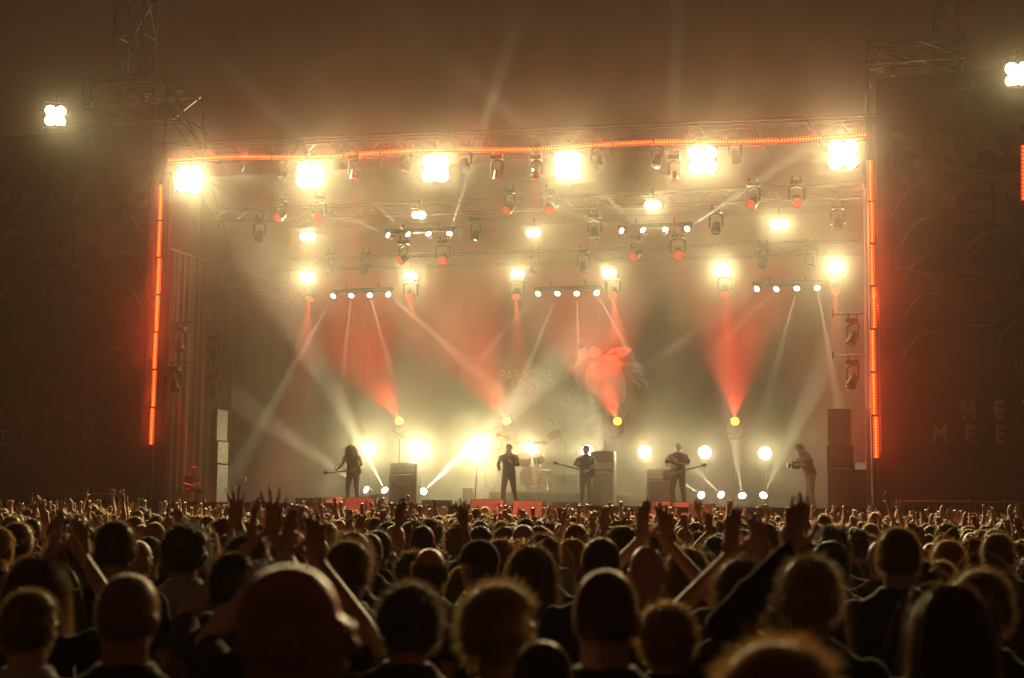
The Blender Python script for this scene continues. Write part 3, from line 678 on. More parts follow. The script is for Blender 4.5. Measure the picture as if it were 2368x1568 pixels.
# ------------------------------------------------------------------ amplifiers
m_logo = mat('pale_script_badge', (.55, .54, .5), .4, .2); m_panel = mat('amp_panel', (.30, .25, .16), .4, .6)
def amp_stack(px, y, w, ztop, zsplit, depth, lab_h, lab_c, logo=None, gh=None):
    x = at(px, 1100, y).x
    c = cabinet('speaker_cabinet', (x, y, DECK + .06), (w, depth, zsplit - DECK - .06), lab_c, 'amplifier cabinet', 'guitar speaker cabinets')
    mb = MB()
    for sx in (-1, 1):
        for sy in (-1, 1): mb.box((sx * (w / 2 - .08), sy * (depth / 2 - .08), -.03), (.06, .06, .06))
    mb.build('foot', m_blackmetal, c)
    if logo:
        mb = MB(); put_text(mb, logo, 0, (zsplit - DECK) * .66, -depth / 2 - .016, .10, 0, sx=1., shear=.35); mb.build('badge', m_logo, c)
    t = empty('amplifier_head', (x, y, zsplit + .022)); tag(t, lab_h, 'amplifier', 'amplifier heads'); h = ztop - zsplit - .022; ww = w * .97
    mb = MB(); mb.box((0, 0, h / 2), (ww, depth * .8, h), bev=.02); mb.build('case', m_tolex, t)
    mb = MB(); mb.box((0, -depth * .4 - .004, h * .30), (ww * .88, .014, h * .32), bev=.004); mb.build('control_panel', m_panel, t)
    mb = MB(); mb.box((0, -depth * .4 - .004, h * .68), (ww * .88, .012, h * .34), bev=.004); mb.build('grille', m_grille, t)
    for k in range(8):
        mb = MB(); mb.tube((-ww * .36 + k * ww * .09, -depth * .4 - .01, h * .30), (-ww * .36 + k * ww * .09, -depth * .4 - .035, h * .30), .016, n=10); mb.build('knob', m_chrome, t)
    mb = MB()
    for sx in (-1, 1): mb.box((sx * ww * .4, 0, -.009), (.06, .1, .018))
    mb.path([(-.13, 0, h), (-.1, 0, h + .035), (.1, 0, h + .035), (.13, 0, h)], .012, n=6); mb.build('handle', m_blackmetal, t)
    return t
amp_stack(937, 4.0, .96, at(937, 1071, 3.8).z, at(937, 1098, 3.8).z, .42, 'black amplifier head standing on the left speaker cabinet', 'tall black speaker cabinet with script badge, right of the long haired guitarist', 'Marshall')
amp_stack(1395, 4.0, .78, at(1395, 1043, 3.8).z, at(1395, 1092, 3.8).z, .5, 'deep amplifier head on the tall cabinet beside the bassist', 'tall dark speaker cabinet beside the bassist')
amp_stack(1527, 4.0, .80, at(1527, 1085, 3.8).z, at(1527, 1112, 3.8).z, .4, 'amplifier head behind the shaven guitarist', 'speaker cabinet behind the shaven guitarist')
t = cabinet('flight_case', (at(870, 1160, 3.6).x, 3.6, DECK + .005), (.36, .4, .36), 'small black case on the floor left of the badged speaker cabinet', 'flight case')
t = cabinet('flight_case', (at(1085, 1160, 4.4).x, 4.4, DECK + .005), (.34, .4, .58), 'small dark case left of the drum riser', 'flight case')
# floor wedges
def wedge(x0, x1, ytop, y, lab, red=True, rz=0., h=.46):
    a = at(x0, ytop, y); b = at(x1, ytop, y); w = (b - a).length * .97; z0 = DECK - .36 if y < -.33 else DECK
    t = empty('stage_monitor', ((a.x + b.x) / 2, y + .3, z0), (0, 0, rz)); tag(t, lab, 'stage monitor', 'floor monitors along the stage edge')
    h = a.z - z0; d = .56
    prof = [(-d / 2, .0), (d / 2, 0), (d / 2, .16), (d / 2 - .12, h), (-d / 2 + .24, h)]
    mb = MB(); n = len(prof); vs = [Vector((-w / 2, q, z)) for q, z in prof] + [Vector((w / 2, q, z)) for q, z in prof]
    mb.add(vs, [tuple(range(n)), tuple(range(2 * n - 1, n - 1, -1))] + [(i, i + n, (i + 1) % n + n, (i + 1) % n) for i in range(n)])
    mb.build('case', m_tolex, t)
    mb = MB(); m = Vector((0, d / 2 - .06 + .006, (h + .16) / 2 + .003)); ang = math.atan2(h - .16, -.12)
    mb.box(m, (w - .08, math.hypot(h - .16, .12) - .04, .012), rot=Euler((ang, 0, 0))); mb.build('grille', m_grille, t)
    a2 = math.atan2(h, .24); mb = MB(); mb.box((0, -d / 2 + .12 - .005, h * .5 + .003), (w * .94, math.hypot(h, .24) * .92, .012), rot=Euler((a2, 0, 0)), bev=.004)
    mb.build('rear_panel', m_litpanel if red else m_tolex, t)
    for sx in (-1, 1):
        mb = MB(); mb.box((sx * (w / 2 + .003), .05, h * .5), (.01, .16, .07), bev=.003); mb.build('handle', m_blackmetal, t)
    return t
m_litpanel = mat('lit_look_panel', (.30, .27, .25), .6, 0, noise=.1)  # lit look put into a paler colour than the black wedges have
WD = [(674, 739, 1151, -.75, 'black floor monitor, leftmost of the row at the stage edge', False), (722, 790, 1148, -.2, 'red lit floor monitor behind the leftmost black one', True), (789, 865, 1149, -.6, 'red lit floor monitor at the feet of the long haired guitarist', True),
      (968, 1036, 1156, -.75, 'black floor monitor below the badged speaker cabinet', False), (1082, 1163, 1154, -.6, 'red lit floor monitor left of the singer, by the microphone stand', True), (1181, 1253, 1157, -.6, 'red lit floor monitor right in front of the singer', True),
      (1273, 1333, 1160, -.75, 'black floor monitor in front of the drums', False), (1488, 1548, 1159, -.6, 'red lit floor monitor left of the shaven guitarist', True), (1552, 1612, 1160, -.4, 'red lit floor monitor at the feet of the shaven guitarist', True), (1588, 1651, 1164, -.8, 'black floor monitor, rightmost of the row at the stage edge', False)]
for x0, x1, yt, yy, l, rd in WD: wedge(x0, x1, yt, yy, l, rd)

# ------------------------------------------------------------------ drums and microphone stands
t = empty('drum_riser', (0, 0, 0)); tag(t, 'low wide drum riser box draped dark under the kit', 'riser')
a = at(1130, 1137, 4.7); b = at(1425, 1137, 4.7); RZ = a.z
mb = MB(); mb.box(((a.x + b.x) / 2, 6.0, RZ - .04), (b.x - a.x, 2.6, .08), bev=.01); mb.build('platform', m_deck, t)
mb = MB(); pleated(mb, (a.x + .02, 4.72), (b.x - .02, 4.72), DECK, lambda u: RZ - .07, amp=.015, per=.3, n=80); mb.build('skirt', m_blackcloth, t)
m_shell = mat('dark_drum_shell', (.14, .03, .02), .25, .2, spec=.7); m_skin = mat('drum_skin', (.55, .5, .42), .5); m_brass = mat('cymbal_brass', (.75, .50, .18), .25, 1., bump=.15, bscale=150)
def drum(name, px, py, y, r, h, axis, lab, legs=False):
    c = at(px, py, y); ax = Vector(axis).normalized(); t = empty(name, c); tag(t, lab, 'drum', 'drums of the kit')
    mb = MB(); mb.lathe(-ax * h / 2, ax, [(0, r), (h, r)], n=28); mb.build('shell', m_shell, t, False)
    for s, nm in ((1, 'skin'), (-1, 'skin')):
        mb = MB(); mb.lathe(ax * s * (h / 2 + .001), ax * s, [(0, r * .98), (.006, r * .96), (.007, .001)], n=28); mb.build('skin', m_skin, t)
        mb = MB(); q = ax.to_track_quat('Z', 'Y')
        mb.lathe(ax * s * h / 2 - ax * .012, ax, [(0, r), (0, r + .012), (.024, r + .012), (.024, r)], n=28, cap=False); mb.build('hoop', m_chrome, t)
    q = ax.to_track_quat('Z', 'Y')
    for k in range(8):
        a_ = k * 6.283 / 8; p = q @ Vector((math.cos(a_) * (r + .012), math.sin(a_) * (r + .012), 0)); mb = MB(); mb.tube(p - ax * h * .42, p + ax * h * .42, .006, n=6); mb.box(p, (.025, .025, .05)); mb.build('lug', m_chrome, t)
    mb = MB(); zf = RZ - c.z
    if legs:
        for k in range(3): a_ = k * 2.09 + .5; mb.tube((math.cos(a_) * (r + .02), math.sin(a_) * (r + .02), .05), (math.cos(a_) * (r + .05), math.sin(a_) * (r + .05), zf), .01, n=6)
    elif name == 'bass_drum':
        for s in (-1, 1): mb.tube((s * r * .8, -h * .3, -r * .4), (s * (r + .12), -h * .5, zf), .011, n=6)
    else:
        mb.tube((0, .05, -h * .3), (0, .25, -h * .8 - .1), .013, n=8); mb.tube((0, .25, -h * .8 - .1), (0, .25, zf), .016, n=8)
        for k in range(3): a_ = k * 2.09; mb.tube((0, .25, zf + .3), (.28 * math.cos(a_), .25 + .28 * math.sin(a_), zf), .009, n=6)
    mb.build('leg', m_chrome, t)
drum('bass_drum', 1228, 1102, 5.6, .33, .45, (0, -1, 0), 'big bass drum in the middle of the kit')
drum('rack_tom', 1213, 1063, 5.4, .215, .28, (.15, -.55, 1), 'rack tom right beside the singer shoulder')
drum('rack_tom', 1246, 1060, 5.5, .19, .26, (-.1, -.5, 1), 'rack tom right of the other one, before the bright lamp')
drum('floor_tom', 1298, 1110, 5.6, .21, .36, (0, 0, 1), 'floor tom standing right of the bass drum', legs=True)
drum('floor_tom', 1322, 1112, 5.4, .19, .34, (0, 0, 1), 'second floor tom at the right end of the kit', legs=True)
drum('snare_drum', 1262, 1092, 6.0, .18, .14, (0, -.1, 1), 'shallow snare drum behind the bass drum')
def cymbal(px, py, y, r, tilt, lab, base=None):
    c = at(px, py, y); t = empty('cymbal_stand', c); tag(t, lab, 'cymbal', 'cymbals of the kit')
    ax = Vector(tilt).normalized(); mb = MB(); mb.lathe(-ax * .02, ax, [(0, r), (.004, r), (.022, r * .3), (.028, r * .14), (.05, r * .08), (.052, .002)], n=32, cap=False)
    mb.lathe(-ax * .024, ax, [(0, r), (.022, r * .28), (.046, .002)], n=32, cap=False); mb.build('cymbal', m_brass, t, True)
    zf = RZ - c.z; bx = (base or 0); mb = MB(); j = Vector((bx * .6, .05, zf * .35))
    mb.tube(ax * .05, -ax * .06, .008, n=6); mb.tube(-ax * .05, j, .009, n=6); mb.tube(j, (j.x, .05, zf + .3), .013, n=8); mb.tube((j.x, .05, zf + .32), (j.x, .05, zf + .05), .017, n=8)
    for k in range(3): a_ = k * 2.09 + .4; mb.tube((j.x, .05, zf + .38), (j.x + .32 * math.cos(a_), .05 + .32 * math.sin(a_), zf), .010, n=6)
    mb.ell(j, (.025, .025, .03)); mb.build('stand', m_chrome, t)
cymbal(1163, 1009, 5.6, .27, (.42, -.35, 1), 'cymbal tilted steeply behind the singer head', -.3)
cymbal(1280, 1004, 5.6, .27, (-.35, -.75, 1), 'big crash cymbal raised highest on the right of the kit', .3)
cymbal(1248, 1024, 5.8, .27, (.08, -.28, 1), 'flat ride cymbal over the bright lamp of the kit', 0)
cymbal(1197, 1025, 5.9, .21, (.05, -.05, 1), 'flat thin cymbal right of the singer head', -.1)
cymbal(1325, 1050, 6.2, .20, (-.1, -.2, 1), 'small cymbal low at the right end of the kit', .1)
cymbal(1152, 1037, 5.5, .19, (-.03, -.08, 1), 'hi hat cymbal left of the singer', 0)
def mic_stand(px, pyb, y, pxt, pyt, lab, boom=None, straight=False):
    b = at(px, pyb, y); b.z = DECK if y < 4.6 else RZ; tp = at(pxt, pyt, y); t = empty('microphone_stand', b); tag(t, lab, 'microphone stand', 'microphone stands')
    tp = tp - b; mb = MB()
    mb.tube((0, 0, .02), (tp.x * .55, 0, tp.z * .55), .014, n=8); mb.tube((tp.x * .5, 0, tp.z * .5), tp, .009, n=8); mb.ell((tp.x * .55, 0, tp.z * .55), (.022, .022, .035)); mb.build('pole', m_blackmetal, t)
    mb = MB()
    if straight: mb.lathe((0, 0, 0), (0, 0, 1), [(0, .14), (.02, .135), (.03, .02)], n=20)
    else:
        for k in range(3): a_ = k * 2.09 + .3; mb.tube((0, 0, .22), (.3 * math.cos(a_), .3 * math.sin(a_), .01), .009, n=6)
    mb.build('base', m_blackmetal, t)
    e = tp
    if boom:
        p = at(*boom[0], y) - b; q = at(*boom[1], y) - b; mb = MB(); mb.tube(p, q, .007, n=6); mb.ell(tp, (.02, .03, .02)); mb.build('boom', m_blackmetal, t); e = p; dr = (p - q).normalized()
    else: dr = Vector((.2, .1, 1)).normalized()
    mb = MB(); mb.tube(e, e + dr * .12, .012, .018, n=10); mb.ell(e + dr * .15, (.024, .024, .028)); mb.build('microphone', m_blackmetal, t)
mic_stand(1098, 1163, 1.2, 1104, 1056, 'straight black microphone stand left of the singer', straight=True)
mic_stand(1123, 1140, 4.9, 1123, 996, 'tall boom microphone stand left of the kit under the red disc lamp', boom=((1172, 983), (1110, 999)))
mic_stand(1307, 1140, 5.0, 1307, 1031, 'boom microphone stand right of the kit, its arm slanting down to the right', boom=((1280, 982), (1319, 1046)))
# crowd barrier at the foot of the stage and railings under the banners
for s, x0, x1, nm in ((-1, -19, -11.9, 'left'), (1, 11.9, 19, 'right')):
    t = empty('railing'); tag(t, 'grey metal railing below the %s printed banner' % nm, 'railing', 'railings under the banners')
    mb = MB(); mb.tube((x0, -.75, 2.33), (x1, -.75, 2.33), .03, n=8); mb.tube((x0, -.75, 1.2), (x1, -.75, 1.2), .03, n=8); mb.build('rail', m_alu, t)
    for k in range(9):
        x = x0 + (x1 - x0) * k / 8; mb = MB(); mb.tube((x, -.75, 0), (x, -.75, 2.42), .032, n=8); mb.build('post', m_alu, t)
t = empty('crowd_barrier'); tag(t, 'low steel crowd barrier between the crowd and the stage', 'barrier')
mb = MB(); mb.box((0, -3.0, 1.12), (30, .06, .06), bev=.01); mb.box((0, -3.0, .62), (30, .03, .94)); mb.box((0, -2.6, .02), (30, 1.0, .03)); mb.build('panel', m_alu, t)
# ------------------------------------------------------------------ people
m_skins = [mat('skin_fair', (.50, .30, .21), .45, 0, noise=.08, nscale=14, bump=.1, bscale=90), mat('skin_tan', (.38, .21, .13), .45, 0, noise=.08, nscale=14, bump=.1, bscale=90), mat('skin_pink', (.56, .31, .23), .4, 0, noise=.08, nscale=14, bump=.1, bscale=90)]
def cloth(n, c): return mat(n, c, .9, 0, noise=.18, nscale=5, bump=.25, bscale=16, sheen=.35, spec=.2)
SH = {'black': cloth('black_cotton', (.013, .012, .012)), 'charcoal': cloth('charcoal_cotton', (.028, .026, .024)), 'navy': cloth('navy_cotton', (.018, .022, .045)), 'grey': cloth('grey_cotton', (.12, .115, .11)), 'red': cloth('red_cotton', (.22, .02, .012)), 'white': cloth('white_cotton', (.42, .41, .39)), 'brown': cloth('brown_cotton', (.07, .04, .022)), 'green': cloth('green_cotton', (.03, .045, .02)), 'khaki': cloth('khaki_cotton', (.16, .13, .08))}
def hairm(n, c): return mat(n, c, .38, 0, noise=.2, nscale=30, spec=.8, trans=.42, sheen=.7)
HA = {'black': hairm('black_hair', (.018, .013, .010)), 'dark brown': hairm('dark_brown_hair', (.05, .028, .015)), 'brown': hairm('brown_hair', (.11, .06, .028)), 'blond': hairm('blond_hair', (.27, .16, .065)), 'ginger': hairm('ginger_hair', (.36, .11, .025)), 'grey': hairm('grey_hair', (.34, .30, .26))}
m_denim = cloth('dark_denim', (.02, .024, .035)); m_shoe = mat('black_leather', (.02, .02, .02), .4)

def remesh(mb, voxel, smooth=4, dec=None, disp=0., dscale=.12):
    me = mb.mesh('tmp'); o = bpy.data.objects.new('tmp', me); COL.objects.link(o)
    m = o.modifiers.new('r', 'REMESH'); m.mode = 'VOXEL'; m.voxel_size = voxel; m.adaptivity = 0
    if smooth: s = o.modifiers.new('s', 'SMOOTH'); s.factor = .5; s.iterations = smooth
    if dec: d = o.modifiers.new('d', 'DECIMATE'); d.ratio = dec
    dg = bpy.context.evaluated_depsgraph_get(); dg.update()
    r = bpy.data.meshes.new_from_object(o.evaluated_get(dg)); bpy.data.objects.remove(o); bpy.data.meshes.remove(me)
    if disp:
        n = len(r.vertices); co = np.empty(n * 3); r.vertices.foreach_get('co', co); co = co.reshape(-1, 3)
        k = 6.283 / dscale; w = np.sin(co[:, 2] * k + 2.1 * np.sin(co[:, 0] * k * .6) + co[:, 1] * k * .5) * np.sin(co[:, 0] * k * .45 + 1.3 * np.sin(co[:, 2] * k * .3))
        nr = np.empty(n * 3); r.vertices.foreach_get('normal', nr); co += nr.reshape(-1, 3) * (w * disp)[:, None]
        r.vertices.foreach_set('co', co.ravel())
    r.shade_smooth(); r.update(); return r

def frame(d, n):
    """columns: side, palm normal, finger direction"""
    d = Vector(d).normalized(); n = Vector(n); n = (n - d * n.dot(d)).normalized(); s = d.cross(n); return s, n, d
def hand(mb, w, d, n, thumb, gest='open', k=1.0):
    """w wrist, d finger direction, n the way the palm faces, thumb +1/-1 side; five fingers of unequal length"""
    s, n, d = frame(d, n); s = s * thumb; w = Vector(w)
    curl = {'open': (.12, .10, .12, .18), 'flat': (.02, .02, .02, .04), 'relaxed': (.45, .5, .55, .6), 'fist': (1.55, 1.6, 1.6, 1.6), 'horns': (.08, 1.6, 1.6, .10), 'point': (.05, 1.6, 1.6, 1.6), 'grip': (1.1, 1.15, 1.2, 1.25), 'spread': (.1, .05, .08, .1)}[gest]
    fan = {'open': .10, 'spread': .24, 'horns': .16, 'flat': .04}.get(gest, .05)
    P = lambda a, b, c: w + (s * a + n * b + d * c) * k
    for i, (a, L) in enumerate(((.028, .086), (.010, .090), (-.009, .086), (-.027, .078))):
        mb.path([P(a * .55, 0, 0), P(a * .9, -.002, L * .5), P(a, -.003, L)], [.016 * k, .0155 * k, .0115 * k], n=8); mb.ell(P(a, -.003, L), (.0115 * k,) * 3, seg=8, rings=6)
        fl = (.041, .046, .043, .033)[i]; ang = curl[i]; fa = (1.5 - i) * fan; p = P(a, -.003, L); t = 0
        pts = [p]; 
        for j, q in enumerate((1, .66, .5)):
            t += ang * (.62 if j == 0 else .85 if ang > .8 else .6)
            dr = (d * math.cos(t) + n * math.sin(t)) * math.cos(fa) + s * math.sin(fa) * max(.2, math.cos(t))
            p = p + dr.normalized() * fl * q * k; pts.append(p)
        r0 = (.0092, .0095, .0090, .0080)[i] * k
        mb.path(pts, [r0, r0 * .95, r0 * .88, r0 * .72], n=8); mb.ell(pts[-1], (r0 * .74,) * 3, seg=8, rings=6)
        for q_ in pts[1:3]: mb.ell(q_, (r0 * .97,) * 3, seg=8, rings=6)
    tc = 1.0 if gest in ('fist', 'horns', 'point', 'grip') else .25
    a0 = P(.020, .006, .014); a1 = a0 + (s * (.75 - .25 * tc) + n * (.35 + .45 * tc) + d * .65).normalized() * .040 * k
    a2 = a1 + (s * (.5 - 1.0 * tc) + n * (.25 + .55 * tc) + d * .8).normalized() * .032 * k; a3 = a2 + (s * (.3 - 1.1 * tc) + n * (.2 + .2 * tc) + d * .8).normalized() * .024 * k
    mb.path([a0, a1, a2, a3], [.016 * k, .0125 * k, .0105 * k, .008 * k], n=8); mb.ell(a3, (.0085 * k,) * 3, seg=8, rings=6); mb.ell(a1, (.0125 * k,) * 3, seg=8, rings=6)

def limb(mb, pts, rs, n=12):
    for i in range(len(pts) - 1): mb.tube(pts[i], pts[i + 1], rs[i], rs[i + 1], n=n)
    for p, r in zip(pts, rs): mb.ell(p, (r, r, r), seg=n, rings=8)
SHL = {-1: Vector((-.192, 0, 1.398)), 1: Vector((.192, 0, 1.398))}
class Pose:
    def __init__(s, L, Rr, lean=0., hip=None, legs=None, head=(0, 0), side=0., feet=True):
        s.arm = {-1: L, 1: Rr}; s.lean = lean; s.head = head; s.side = side; s.legs = legs; s.feet = feet
        s.T = Matrix.Translation((0, 0, .95)) @ Matrix.Rotation(-lean, 4, 'X') @ Matrix.Rotation(side, 4, 'Y') @ Matrix.Translation((0, 0, -.95))
        s.hc = s.T @ Vector((0, .012, 1.635))
        s.hm = s.T.to_3x3() @ Matrix.Rotation(head[0], 3, 'Z') @ Matrix.Rotation(-head[1], 3, 'X')
        s.hc = s.T @ (Vector((0, .0, 1.545)) + Matrix.Rotation(head[0], 3, 'Z') @ Matrix.Rotation(-head[1], 3, 'X') @ Vector((0, .012, .09)))
def arm_pts(ps, s):
    e, w, hd, pn, g = ps.arm[s][:5]; return ps.T @ SHL[s], Vector(e), Vector(w), Vector(hd), Vector(pn), g
def body_mb(ps, full=True, fem=0.):
    mb = MB(); T = ps.T; T3 = T.to_3x3()
    def E(c, r, rot=None): mb.ell(T @ Vector(c), r, T3 if rot is None else T3 @ rot, seg=20, rings=14)
    mb.ell((0, 0, .94), (.155, .105, .11), seg=20, rings=12)
    E((0, 0, 1.08), (.135 - .012 * fem, .092, .16)); E((0, .005, 1.26), (.155 - .01 * fem, .102, .17)); E((0, -.005, 1.36), (.165, .09, .10))
    for s in (-1, 1): E((s * .080, -.01, 1.412), (.112, .062, .046), Matrix.Rotation(s * .36, 3, 'Y'))
    limb(mb, [T @ Vector((0, -.012, 1.42)), T @ Vector((0, -.004, 1.50)), ps.hc + ps.hm @ Vector((0, -.02, -.07))], [.078, .066, .064])
    h = ps.hc; M = ps.hm
    mb.ell(h + M @ Vector((0, -.012, .012)), (.075, .091, .103), M, seg=20, rings=14, pw=2.2)                      # skull
    mb.ell(h + M @ Vector((0, .018, -.045)), (.056, .068, .068), M, seg=16, rings=12)                    # face
    mb.ell(h + M @ Vector((0, .052, -.088)), (.030, .026, .024), M, seg=12, rings=8)                      # chin
    mb.ell(h + M @ Vector((0, .078, .012)), (.048, .016, .012), M, seg=12, rings=8)                       # brow
    mb.path([h + M @ Vector((0, .084, .008)), h + M @ Vector((0, .100, -.022)), h + M @ Vector((0, .104, -.036))], [.007, .011, .013], n=8); mb.ell(h + M @ Vector((0, .100, -.036)), (.015, .013, .009), M, seg=10, rings=8)
    for s in (-1, 1):
        mb.ell(h + M @ Vector((s * .030, .066, -.028)), (.022, .018, .016), M, seg=10, rings=8)
        mb.ell(h + M @ Vector((s * .0800, -.010, -.018)), (.011, .022, .034), M @ Matrix.Rotation(s * -.35, 3, 'Z'), seg=12, rings=10)
    mb.ell(h + M @ Vector((0, .080, -.060)), (.024, .012, .006), M, seg=10, rings=8); mb.ell(h + M @ Vector((0, .078, -.070)), (.020, .012, .006), M, seg=10, rings=8)
    for s in (-1, 1):
        sh, e, w, hd, pn, g = arm_pts(ps, s)
        m1 = sh.lerp(e, .4); m2 = e.lerp(w, .3); m3 = e.lerp(w, .8)
        limb(mb, [sh, m1, e, m2, m3, w], [.050, .046, .037, .041, .028, .024])
        hand(mb, w, hd, pn, (ps.arm[s][5] if len(ps.arm[s]) > 5 else s), g)
    if full:
        L = ps.legs or {-1: ((-.095, .02, .50), (-.11, -.03, .085)), 1: ((.095, .02, .50), (.11, -.03, .085))}
        for s in (-1, 1):
            k, a = Vector(L[s][0]), Vector(L[s][1]); hp = Vector((s * .088, 0, .90))
            limb(mb, [hp, hp.lerp(k, .45), k, k.lerp(a, .3), k.lerp(a, .75), a], [.088, .078, .054, .056, .040, .036])
            f = Vector(L[s][2]) if len(L[s]) > 2 else Vector((s * .25, 1, 0)); f.z = 0; f.normalize(); b = Vector((a.x, a.y, a.z - .045))
            limb(mb, [b - f * .04, b + f * .05, b + f * .15], [.038, .036, .026])
    return mb
def shirt_mb(ps, sleeve='short', hem=.86, fem=0., loose=1.0):
    mb = MB(); T = ps.T; T3 = T.to_3x3()
    def E(c, r, rot=None): mb.ell(T @ Vector(c), r, T3 if rot is None else T3 @ rot, seg=20, rings=14)
    k = .014 * loose
    vs = [(hem, .162, .112), (.95, .165, .114), (1.05, .152, .106), (1.15, .156, .108), (1.27, .170, .113), (1.36, .178, .105), (1.43, .145, .088), (1.475, .095, .076), (1.512, .070, .066)]
    n = 24; pts = []
    for z, a, b in vs:
        for i in range(n): t = 6.2832 * i / n; pts.append(T @ Vector(((a + k - .012 * fem * (z < 1.2)) * math.cos(t), (b + k) * math.sin(t), z)))
    m = len(vs); fs = [(i * n + q, i * n + (q + 1) % n, (i + 1) * n + (q + 1) % n, (i + 1) * n + q) for i in range(m - 1) for q in range(n)]
    fs += [tuple(range(n - 1, -1, -1)), tuple(range((m - 1) * n, m * n))]; mb.add(pts, fs)
    for s in (-1, 1):
        E((s * .090, -.01, 1.424), (.122 + k, .066 + k, .050 + k * .7), Matrix.Rotation(s * .42, 3, 'Y'))
        sh, e, w, hd, pn, g = arm_pts(ps, s)
        if sleeve == 'none': continue
        if sleeve == 'short': limb(mb, [sh, sh.lerp(e, .35), sh.lerp(e, .62)], [.060, .060, .058 * loose])
        else: limb(mb, [sh, sh.lerp(e, .4), e, e.lerp(w, .4), e.lerp(w, .92)], [.059, .056, .048, .050, .040])
    return mb
def trouser_mb(ps, short=False):
    mb = MB(); L = ps.legs or {-1: ((-.095, .02, .50), (-.11, -.03, .085)), 1: ((.095, .02, .50), (.11, -.03, .085))}
    mb.ell((0, 0, .94), (.168, .118, .11), seg=20, rings=12)
    for s in (-1, 1):
        k, a = Vector(L[s][0]), Vector(L[s][1]); hp = Vector((s * .085, 0, .90))
        if short: limb(mb, [hp, hp.lerp(k, .5), k.lerp(a, .0)], [.100, .094, .082])
        else: limb(mb, [hp, hp.lerp(k, .45), k, k.lerp(a, .5), k.lerp(a, .96)], [.100, .090, .070, .064, .062])
    return mb
def shoe_mb(ps):
    mb = MB(); L = ps.legs or {-1: ((-.095, .02, .50), (-.11, -.03, .085)), 1: ((.095, .02, .50), (.11, -.03, .085))}
    for s in (-1, 1):
        a = Vector(L[s][1]); f = Vector(L[s][2]) if len(L[s]) > 2 else Vector((s * .25, 1, 0)); f.z = 0; f.normalize(); b = Vector((a.x, a.y, a.z - .042))
        limb(mb, [b - f * .045, b + f * .05, b + f * .16], [.046, .045, .036])
    return mb

# hair: a shell plus real strands, built round a head centred at the origin and facing +Y
def strands(rng, roots, d0, length, K, width, grav=0., curl=0., cs=40., outer=None, wob=.15, flow=None):
    N = len(roots); p = roots.copy(); d = d0 / np.linalg.norm(d0, axis=1)[:, None]; L = length * rng.uniform(.6, 1.15, N)
    side = np.cross(d, rng.normal(size=(N, 3))); side /= np.linalg.norm(side, axis=1)[:, None] + 1e-9
    c1 = rng.uniform(0, 6.28, N); V = np.empty((N, K + 1, 2, 3))
    for k in range(K + 1):
        w = width * (1 - .75 * k / K)
        off = 0
        if curl:
            o2 = np.cross(d, side); ph = c1 + cs * (L * k / K); off = curl * min(1, k / 2) * (side * np.cos(ph)[:, None] + o2 * np.sin(ph)[:, None])
        V[:, k, 0] = p + off - side * w; V[:, k, 1] = p + off + side * w
        d = d + rng.normal(size=(N, 3)) * wob + np.array([0, 0, -grav])
        if flow is not None: d = d + flow
        d /= np.linalg.norm(d, axis=1)[:, None]; p = p + d * (L / K)[:, None]
        if outer is not None:
            q = p / outer; r = np.linalg.norm(q, axis=1); m = (r < 1.0) & (p[:, 2] > -.12); p[m] = p[m] / r[m][:, None] * 1.0
    idx = np.arange(N)[:, None] * (2 * (K + 1)) + 2 * np.arange(K)[None, :]
    F = np.stack([idx, idx + 1, idx + 3, idx + 2], -1).reshape(-1, 4)
    return V.reshape(-1, 3), F
def head_points(rng, n, r, zmin=-.075, face=True):
    q = rng.normal(size=(n * 4, 3)); q /= (np.abs(q) ** 2.2).sum(1)[:, None] ** (1 / 2.2); p = q * np.array(r) + np.array([0, -.012, .012])
    ok = p[:, 2] > zmin
    if face: ok &= ~((p[:, 1] > .045 + .3 * (p[:, 2] - .05).clip(-.2, .2)) & (p[:, 2] < .075))
    p = p[ok][:n]; return p, (p - np.array([0, -.012, .012])) / np.array(r) ** 2
